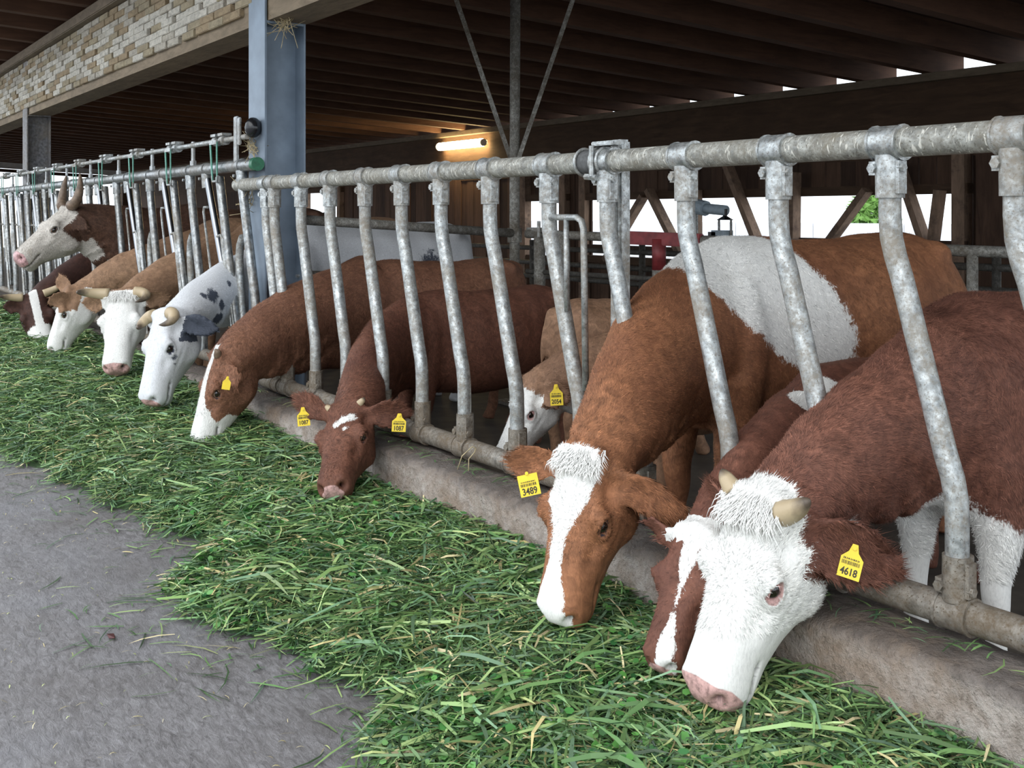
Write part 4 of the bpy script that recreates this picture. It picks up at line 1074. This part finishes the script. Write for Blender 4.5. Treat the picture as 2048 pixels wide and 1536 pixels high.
CH = coat_mat('chestnut_coat', (.19, .08, .052), (.095, .037, .027))
OR = coat_mat('orange_brown_coat', (.30, .13, .062), (.165, .064, .033))
RB = coat_mat('red_brown_coat', (.18, .076, .047), (.09, .036, .025), curl=.5)
CR = coat_mat('curly_brown_coat', (.24, .113, .066), (.13, .056, .035), curl=1.0)
TN = coat_mat('tan_coat', (.33, .2, .12), (.2, .11, .065))
TC = coat_mat('tan_calf_coat', (.33, .19, .115), (.2, .11, .07))
WB = coat_mat('white_coat', (.7, .68, .64), white=(.66, .67, .69), blk=(.035, .045, .07), dirtw=.05)
CB = coat_mat('dull_brown_coat', (.11, .055, .035), (.055, .03, .02), white=(.56, .52, .47), skin=(.5, .3, .3), dirtw=.5)
DB = coat_mat('dark_brown_coat', (.065, .028, .02), (.03, .014, .012))
CATTLE = [
 dict(label='foreground cow with white face, short horns and tag 4618', W=(-1.86, .52), H=1.10, L=.55, poll=(1514, 982, -.30), muz=(1378, 1365), dd=-.11, dor=(-.02, -1, .3), coat=coat1, mat=CH, lid=LID_PINK, eyepink=True, vox=.009, hair=90000, hlen=.02,
      forelock=700, flen=1.3, girth=1.15, neckk=1.1,
      earL=dict(tip=(1812, 1150, .06), wide=1.35), earR=dict(dir=(.9, -.2, -.3)),
      horns=[dict(pts=[(.06, .17, -.03), (.04, .25, -.01), (.0, .31, .02), (-.03, .345, .03)], r=.06), dict(pts=[(.03, -.16, -.02), (.0, -.2, .0), (-.03, -.23, .02), (-.05, -.24, .03)], r=.05)],
      tags=[dict(ear='L', px=(1702, 1128), num='4618', w=.052, h=.062, lean=14)]),
 dict(label='orange-brown cow with white blaze, white shoulder patch and tag 3489', W=(-2.95, .62), H=1.24, L=.56, poll=(1160, 898, -.40), muz=(1090, 1222), dd=-.11, dor=(.22, -.97, .3), coat=coat2, mat=OR, lid=LID_BROWN, vox=.009, hair=90000, hlen=.016,
      forelock=420, flen=.8, BL=1.22, nk=.3, neckk=1.14,
      earL=dict(tip=(1378, 1045, .02), wide=.95), earR=dict(tip=(1006, 925, .03)),
      tags=[dict(ear='R', px=(1058, 970), num='3489', w=.058, h=.055, lean=-12, plain=True)]),
 dict(label='brown calf with white stripe, mostly hidden behind the white-faced cow', cat='calf', W=(-2.42, .55), H=.84, L=.43, poll=(1392, 1055, -.3), muz=(1305, 1315), dd=-.12, dor=(.3, -.95, .3), coat=coat3, mat=CH, lid=LID_BROWN, vox=.012, hair=12000, hlen=.016, girth=.8),
 dict(label='tan calf with white face standing behind the fence bars', cat='calf', W=(-3.58, .86), H=.88, L=.37, poll=(1062, 752, .32), muz=(1000, 884), dd=-.05, Lk=1.2, dor=(-.1, -1, .3), coat=coat4, mat=TC, lid=LID_PINK, eyepink=True, vox=.009, hair=25000, hlen=.014, girth=.9, neckk=1.3,
      earL=dict(tip=(1142, 800, -.04), wide=1.5), tags=[dict(ear='L', px=(1113, 793), num='2054', w=.052, h=.065, lean=-3)]),
 dict(label='tan calf turned away, only its rump and back showing', cat='calf', W=(-4.36, 1.86), H=.88, L=.36, yaw=165, poll_w=(-4.26, 2.52, .72), muz_w=(-4.15, 2.68, .42), coat=coat_plain, mat=TC, lid=LID_BROWN, vox=.014, hair=6000, hlen=.016),
 dict(label='red-brown calf with small white star and two 1087 tags', cat='calf', W=(-5.05, .55), H=.92, L=.44, poll=(690, 806, -.28), muz=(652, 966), roll=6, coat=coat6, mat=RB, lid=LID_BROWN, vox=.009, hair=60000, hlen=.018, curl=.7, neckk=1.15,
      earL=dict(tip=(822, 828, .03), wide=1.15), earR=dict(tip=(590, 788, .04)),
      horns=[dict(pts=[(.04, .15, -.01), (.02, .19, .01), (.0, .21, .02)], r=.035), dict(pts=[(.04, -.15, -.01), (.02, -.18, .01), (.0, -.2, .02)], r=.035)],
      tags=[dict(ear='L', px=(798, 848), num='1087', w=.058, h=.058, lean=3), dict(ear='R', px=(607, 836), num='1087', w=.052, h=.06, lean=-4)]),
 dict(label='curly brown cow with white muzzle lowering its head in profile', W=(-5.80, .62), H=1.05, L=.51, poll=(430, 706, -.42), muz=(380, 862), dd=-.09, Lk=1.17, dor=(-.05, -1, .3), coat=coat7, mat=CR, lid=LID_TAN, vox=.010, hair=60000, hlen=.02, curl=1.1, girth=1.1, neckk=1.38,
      earL=dict(tip=(474, 778, -.08), wide=1.0), tags=[dict(ear='L', px=(453, 768), lift=.075, w=.04, h=.05, lean=10)],
      horns=[dict(pts=[(.02, .13, .0), (-.01, .17, .03), (-.03, .18, .07)], r=.045, dark=True)]),
 dict(label='white cow with black ear and dark spots, curled horns', W=(-6.80, .62), H=1.27, L=.57, poll=(322, 622, -.5), muz=(278, 792), dd=-.17, dor=(.25, -.97, .3), coat=coat8, mat=WB, lid=LID_DARK, vox=.011, hair=40000, hlen=.012, nk=.3,
      earL=dict(tip=(438, 660, .0), wide=1.0),
      horns=[dict(pts=[(.03, .15, -.02), (.03, .31, -.02), (.19, .34, .02), (.2, .20, .10)], r=.066), dict(pts=[(.03, -.15, -.02), (.03, -.31, -.02), (.19, -.34, .02), (.2, -.2, .10)], r=.066)]),
 dict(label='white-faced horned cow with tan neck beside the spotted white cow', W=(-7.62, .6), H=1.3, L=.54, poll=(244, 582, -.42), muz=(222, 735), dor=(.83, -.55, .3), coat=coat9, mat=TN, lid=LID_TAN, vox=.012, hair=30000, hlen=.016, forelock=400, flen=.8,
      horns=[dict(pts=[(.02, .15, -.02), (.02, .32, -.02), (.15, .37, .05), (.26, .24, .17)], r=.066), dict(pts=[(.02, -.15, -.02), (.0, -.35, -.02), (.02, -.47, .1), (.1, -.45, .2)], r=.066)]),
 dict(label='tan cow with white cheeks feeding between white-faced and dark cows', W=(-8.55, .6), H=1.3, L=.55, poll=(132, 576, -.48), muz=(88, 692), dd=-.1, dor=(-.1, -1, .3), coat=coat10, mat=TN, lid=LID_TAN, vox=.011, hair=20000, hlen=.016,
      earL=dict(tip=(92, 606, -.1), wide=1.1), earR=dict(tip=(118, 546, .05))),
 dict(label='brown horned cow with raised head and pale face', W=(-9.35, .62), H=1.38, L=.58, poll=(134, 412, -.34), muz=(18, 508), side=-1, roll=0, coat=coat11, mat=CB, lid=LID_TAN, vox=.011, hair=60000, hlen=.022, hwid=.002, nk=.0, neckk=1.35,
      earL=dict(tip=(178, 462, .0), wide=.8), earR=dict(dir=(.4, -.9, -.2), len=.2),
      horns=[dict(pts=[(.0, .15, .0), (-.03, .32, .0), (-.2, .34, .12), (-.36, .22, .28)], r=.075, dark=True), dict(pts=[(.0, -.15, .0), (-.03, -.32, .0), (-.2, -.34, .12), (-.34, -.24, .28)], r=.075, dark=True)]),
 dict(label='dark brown cow with white blaze at the left edge', W=(-10.15, .6), H=1.28, L=.54, poll=(66, 588, -.5), muz=(92, 700), roll=-10, coat=coat12, mat=DB, lid=LID_BROWN, vox=.012, hair=12000, hlen=.016,
      earL=dict(tip=(12, 618, -.05)), earR=dict(dir=(.9, -.2, -.3), len=.3),
      horns=[dict(pts=[(.02, .15, -.02), (.0, .3, .0), (-.02, .4, .06), (.02, .48, .14)], r=.06), dict(pts=[(.02, -.15, -.02), (.0, -.3, .0), (-.02, -.4, .06), (.02, -.48, .14)], r=.06)]),
]
for sp in CATTLE:
    make_cow(sp)
# ------------------------------------------------------------------ cut grass in front of the kerb
EDGE = [PZ(px, py, 0) for px, py in ((0, 915), (70, 935), (200, 1002), (330, 1060), (440, 1112), (400, 1150), (300, 1192), (400, 1240), (510, 1290), (620, 1325), (745, 1405), (762, 1536))]
ex_ = np.array([e[0] for e in EDGE]); ey_ = np.array([e[1] for e in EDGE])
ex_ = np.concatenate([[-18, -12, -8.5], ex_, [-1.6, 2]]); ey_ = np.concatenate([[-1.35, -1.4, -1.36], ey_, [-1.15, -1.2]])
o_ = np.argsort(ex_); ex_, ey_ = ex_[o_], ey_[o_]
def edge_y(X): return np.interp(X, ex_, ey_) + .035 * np.sin(X * 11.3) + .02 * np.sin(X * 29 + 1)
def lumps(X, Y):
    return .5 * np.sin(X * 3.1 + 2 * np.sin(Y * 4.3)) * np.sin(Y * 5.2 + X * 1.1) + .3 * np.sin(X * 8.7 + Y * 6.1) * np.sin(Y * 9.4 - X * 3.3) + .2 * np.sin(X * 19 + Y * 13) * np.sin(Y * 21 - X * 9)
def grass_z(X, Y):
    yb = edge_y(X); d = np.clip((Y - yb) / (-.15 - yb), 0, 1)
    hk = np.interp(X, [-16, -8, -6.6, -5.6, -4.6, -3.5, -1.0, 2], [.34, .32, .27, .22, .18, .165, .165, .165])
    prof = np.where(d < .45, .74 * (1 - (1 - d / .45) ** 2) ** .8, .74 + .26 * (d - .45) / .55)
    return hk * prof + lumps(X, Y) * .032 * sstep(0, .25, d)
gx = np.arange(-17.5, 1.2, .045); gy = np.linspace(0, 1, 34)
GX, GT = np.meshgrid(gx, gy, indexing='ij'); yb = edge_y(GX); GY = yb + .03 + (-.13 - yb - .03) * GT
GZ = grass_z(GX, GY) - .012; GZ[:, 0] = -.005
nx, ny = GX.shape; idx = np.arange(nx * ny).reshape(nx, ny)
Tq = np.stack([idx[:-1, :-1], idx[1:, :-1], idx[1:, 1:], idx[:-1, 1:]], -1).reshape(-1, 4)
TT = np.concatenate([Tq[:, [0, 1, 2]], Tq[:, [0, 2, 3]]])
pile = thing('cut_grass_pile', 'long pile of freshly cut green grass along the kerb', 'grass', (-4, -.7, 0))
pile['kind'] = 'stuff'
pb = np.array([-4, -.7, 0])
mo_ = bpy.data.objects.new('grass_bed', tri_mesh('grass_bed', np.stack([GX, GY, GZ], -1).reshape(-1, 3) - pb, TT, M['mound'], True)); COL.objects.link(mo_); mo_.parent = pile; mo_['kind'] = 'stuff'

PAL = np.array([(.05, .115, .045), (.07, .16, .055), (.10, .205, .07), (.045, .11, .06), (.15, .26, .09), (.10, .2, .12), (.21, .31, .12), (.36, .31, .15), (.28, .33, .14), (.46, .40, .25), (.028, .06, .025)])
PW = np.array([.17, .18, .17, .10, .12, .08, .07, .025, .04, .02, .05]); PW /= PW.sum()
def blades(n, X, Y, Z, lmin, lmax, wmin, wmax, tilt, colour=None, wid_noise=1.0, flat=False):
    """curved leaf strips: five points, three triangles each"""
    az = RNG.uniform(0, 2 * math.pi, n); ln = lmin + (lmax - lmin) * RNG.beta(1.3, 2.6, n); wd = RNG.uniform(wmin, wmax, n)
    d = np.stack([np.cos(az), np.sin(az), np.zeros(n)], 1)
    zslope = RNG.normal(0, tilt, n)
    d[:, 2] = zslope; d /= np.linalg.norm(d, axis=1)[:, None]
    bend = RNG.normal(0, .22, n); side = np.stack([-np.sin(az), np.cos(az), np.zeros(n)], 1)
    roll = RNG.uniform(-1.0, 1.0, n) * (.25 if flat else 1)
    wv = side * np.cos(roll)[:, None] + np.array([0, 0, 1.0]) * np.sin(roll)[:, None]
    P = np.stack([X, Y, Z], 1)
    arch = np.abs(RNG.normal(0, .07, n)) * ln; q_ = []
    for tt_, wk in ((-.5, .65), (-.17, 1.0), (.2, .85), (.5, 0)):
        p = P + d * (ln * tt_)[:, None] + side * (bend * ln * (.25 - tt_ * tt_) * 1.2)[:, None]
        p[:, 2] += arch * (1 - 4 * tt_ * tt_)
        if flat: p[:, 2] = Z + .004 * (1 - 4 * tt_ * tt_)
        else: p[:, 2] = np.maximum(np.maximum(p[:, 2], grass_z(p[:, 0], p[:, 1]) - (.008 if abs(tt_) > .4 else 0)), .003)
        q_.append((p, wk))
    w2 = wv * (wd / 2)[:, None]
    V = np.stack([x for p, wk in q_[:3] for x in (p - w2 * wk, p + w2 * wk)] + [q_[3][0]], 1).reshape(-1, 3)
    T = (np.arange(n)[:, None, None] * 7 + np.array([[0, 1, 3], [0, 3, 2], [2, 3, 5], [2, 5, 4], [4, 5, 6]])[None]).reshape(-1, 3)
    ci = RNG.choice(len(PAL), n, p=PW) if colour is None else colour
    c = PAL[ci]; c = c * .86 + .14 * c.mean(1)[:, None]; c = c * np.array([1.06, 1.02, .87]) * RNG.uniform(.65, 1.9, n)[:, None]
    return V, T, np.repeat(c, 7, 0)
def scatter(n, xa, xb):
    X = RNG.uniform(xa, xb, n); t_ = RNG.uniform(0, 1, n) ** .95; yb = edge_y(X); Y = yb + (-.16 - yb) * t_
    return X, Y
parts_ = []
for (n, xa, xb, lmin, lmax, w0, w1) in ((42000, -3.4, -.6, .03, .20, .0025, .008), (36000, -6.6, -3.4, .04, .22, .003, .008), (30000, -11.0, -6.6, .06, .24, .004, .009), (9000, -17, -11, .1, .3, .007, .014)):
    X, Y = scatter(n, xa, xb); Z = grass_z(X, Y) + np.abs(RNG.normal(0, .016, n)); parts_.append(blades(n, X, Y, Z, lmin, lmax, w0, w1, .22))
for (n, xa, xb) in ((850, -3.4, -.6), (650, -6.6, -3.4), (300, -10, -6.6)):   # broad long leaves on top
    X, Y = scatter(n, xa, xb); Z = grass_z(X, Y) + .018 + np.abs(RNG.normal(0, .01, n)); parts_.append(blades(n, X, Y, Z, .14, .40, .006, .014, .12, RNG.choice([1, 2, 4, 5, 6], n)))
def merge(ps):
    o = 0; VV, TT_, CC = [], [], []
    for V, T, C_ in ps: VV.append(V); TT_.append(T + o); CC.append(C_); o += len(V)
    return np.concatenate(VV), np.concatenate(TT_), np.concatenate(CC)
def link_tinted(name, ps, parent, off):
    V, T, C_ = merge(ps); me = tri_mesh(name, V - off, T, M['grass'])
    a = me.attributes.new('tint', 'FLOAT_COLOR', 'POINT'); a.data.foreach_set('color', np.concatenate([C_, np.ones((len(C_), 1))], 1).astype(np.float32).ravel())
    o = bpy.data.objects.new(name, me); COL.objects.link(o)
    if parent is not None: o.parent = parent
    else: o.location = off
    o['kind'] = 'stuff'; return o
link_tinted('grass_blades', parts_, pile, pb)
# clover leaflets
n = 13000; X, Y = scatter(n, -4.6, -.7); keep = lumps(X * .7 + 3, Y * .7) > -.15; X, Y = X[keep], Y[keep]; n = len(X)
Z = grass_z(X, Y) + .014 + np.abs(RNG.normal(0, .012, n)); r = RNG.uniform(.006, .0135, n)
u = RNG.normal(size=(n, 3)); u[:, 2] *= .4; u /= np.linalg.norm(u, axis=1)[:, None]; nn = np.stack([RNG.normal(0, .4, n), RNG.normal(0, .4, n), np.ones(n)], 1)
v_ = np.cross(nn, u); v_ /= np.linalg.norm(v_, axis=1)[:, None]
an = np.linspace(0, 2 * math.pi, 7)[:-1]; P0 = np.stack([X, Y, Z], 1)
V = np.stack([P0] + [P0 + (u * math.cos(a) * 1.15 + v_ * math.sin(a)) * r[:, None] for a in an], 1).reshape(-1, 3)
T = (np.arange(n)[:, None, None] * 7 + np.array([[0, i + 1, (i + 1) % 6 + 1] for i in range(6)])[None]).reshape(-1, 3)
cc = np.array([(.06, .2, .045), (.1, .28, .06), (.045, .16, .05), (.16, .33, .1)])[RNG.integers(0, 4, n)] * RNG.uniform(.8, 1.25, n)[:, None]
link_tinted('clover_leaves', [(V, T, np.repeat(cc, 7, 0))], pile, pb)
# dry yellow stems inside the pile
n = 420; X, Y = scatter(n, -6, -.8); Z = grass_z(X, Y) + .025
link_tinted('dry_stems', [blades(n, X, Y, Z, .08, .25, .005, .012, .1, RNG.choice([7, 9], n))], pile, pb)

# loose blades lying on the alley floor
n = 420; X = RNG.uniform(-7, -1.6, n); Y = edge_y(X) - RNG.exponential(.12, n); 
fl_ = link_tinted('scattered_grass', [blades(n, X, Y, np.full(n, .004), .03, .22, .003, .007, 0, None, flat=True)], None, np.array([-3.5, -1.3, 0]))
props(fl_, 'loose grass blades strewn over the grey alley floor', 'grass')
n = 900; X = RNG.uniform(-7, -1.2, n); Y = RNG.uniform(-3, -1.1, n); sel = Y < edge_y(X) - .05; X, Y = X[sel], Y[sel]
cf_ = link_tinted('chaff', [blades(len(X), X, Y, np.full(len(X), .003), .008, .05, .001, .004, 0, RNG.choice([7, 9, 8], len(X)), flat=True)], None, np.array([-3.5, -2, 0]))
props(cf_, 'tiny dry chaff flecks on the grey alley floor', 'chaff')
# wisps on the kerb top
n = 420; X = RNG.uniform(-6, -.9, n); Y = RNG.uniform(-.12, -.02, n); dens = np.interp(X, [-6, -4.6, -4.1, -3.3, -2.6, -1.9, -1.2], [.3, 1, 1, .3, .4, 1, .5]); k = RNG.uniform(0, 1, n) < dens; X, Y = X[k], Y[k]
kg = link_tinted('kerb_wisps', [blades(len(X), X, Y, np.full(len(X), KT + .011), .03, .16, .002, .007, 0, None, flat=True)], None, np.array([-3.5, -.07, KT]))
props(kg, 'grass wisps lying on top of the concrete kerb', 'grass')

# single leaf on the alley floor
lp = PZ(222, 1274, .004)
le = MB(); pts = [(-.03, 0, 0), (-.012, .011, .004), (.012, .010, .002), (.032, .003, .006), (.014, -.009, .002), (-.012, -.009, .005)]
le.add([np.array(p) + lp for p in pts] + [np.array(p) * (1, 1, 1) + lp + (0, 0, .0015) for p in pts], [tuple(range(6))[::-1], tuple(range(6, 12))] + [(i, (i + 1) % 6, 6 + (i + 1) % 6, 6 + i) for i in range(6)])
props(le.build('fallen_leaf', M['leaf_red'], None, off=lp), 'small dark red leaf lying on the grey alley floor', 'leaf')
# straw loops caught on the lower rail
xs_ = fence_x(935)
for lab_, pa, pb_, pc in (('longer bent straw stalk hooked over the lower fence rail', (914, 942), (945, 893), (952, 897)), ('shorter straw stalk dangling beside the longer one at the lower fence rail', (937, 942), (949, 905), (952, 897))):
    A_, B_, C2 = PY(*pa, -.10), PY(*pb_, -.06), PY(*pc, -.05)
    o = MB().tube([A_, A_ * .5 + B_ * .5 + np.array((0, -.012, .012)), B_, C2], .0022, 6).build('straw_stalk', M['twine'], None, smooth=True, off=A_)
    props(o, lab_, 'straw', 'straw stalks hooked on the lower rail')
# straw tufts caught on the steel column
for k_, (px, py, r_, lab) in enumerate(((497, 395, .10, 'wad of dry straw stuck under the rail end at the steel column'), (505, 295, .07, 'straw wisp caught on the column edge above the green cap'), (570, 47, .10, 'straw strands lying under the beam on top of the steel column'))):
    c_ = PY(px, py, .04 if k_ < 2 else .15); nn_ = 26
    X = c_[0] + RNG.normal(0, r_ * .35, nn_); Z = c_[2] + RNG.normal(0, r_ * (.5 if k_ == 0 else .15), nn_); Y = c_[1] + RNG.normal(0, r_ * .15, nn_)
    m_ = MB()
    for i in range(nn_):
        p = np.array((X[i], Y[i], Z[i])); d_ = RNG.normal(size=3) * r_ * .5; m_.tube([p - d_, p + RNG.normal(size=3) * .01, p + d_], .0018, 5)
    o = m_.build('straw_wisp', M['twine'], None, off=c_); props(o, lab, 'straw'); o['kind'] = 'stuff'
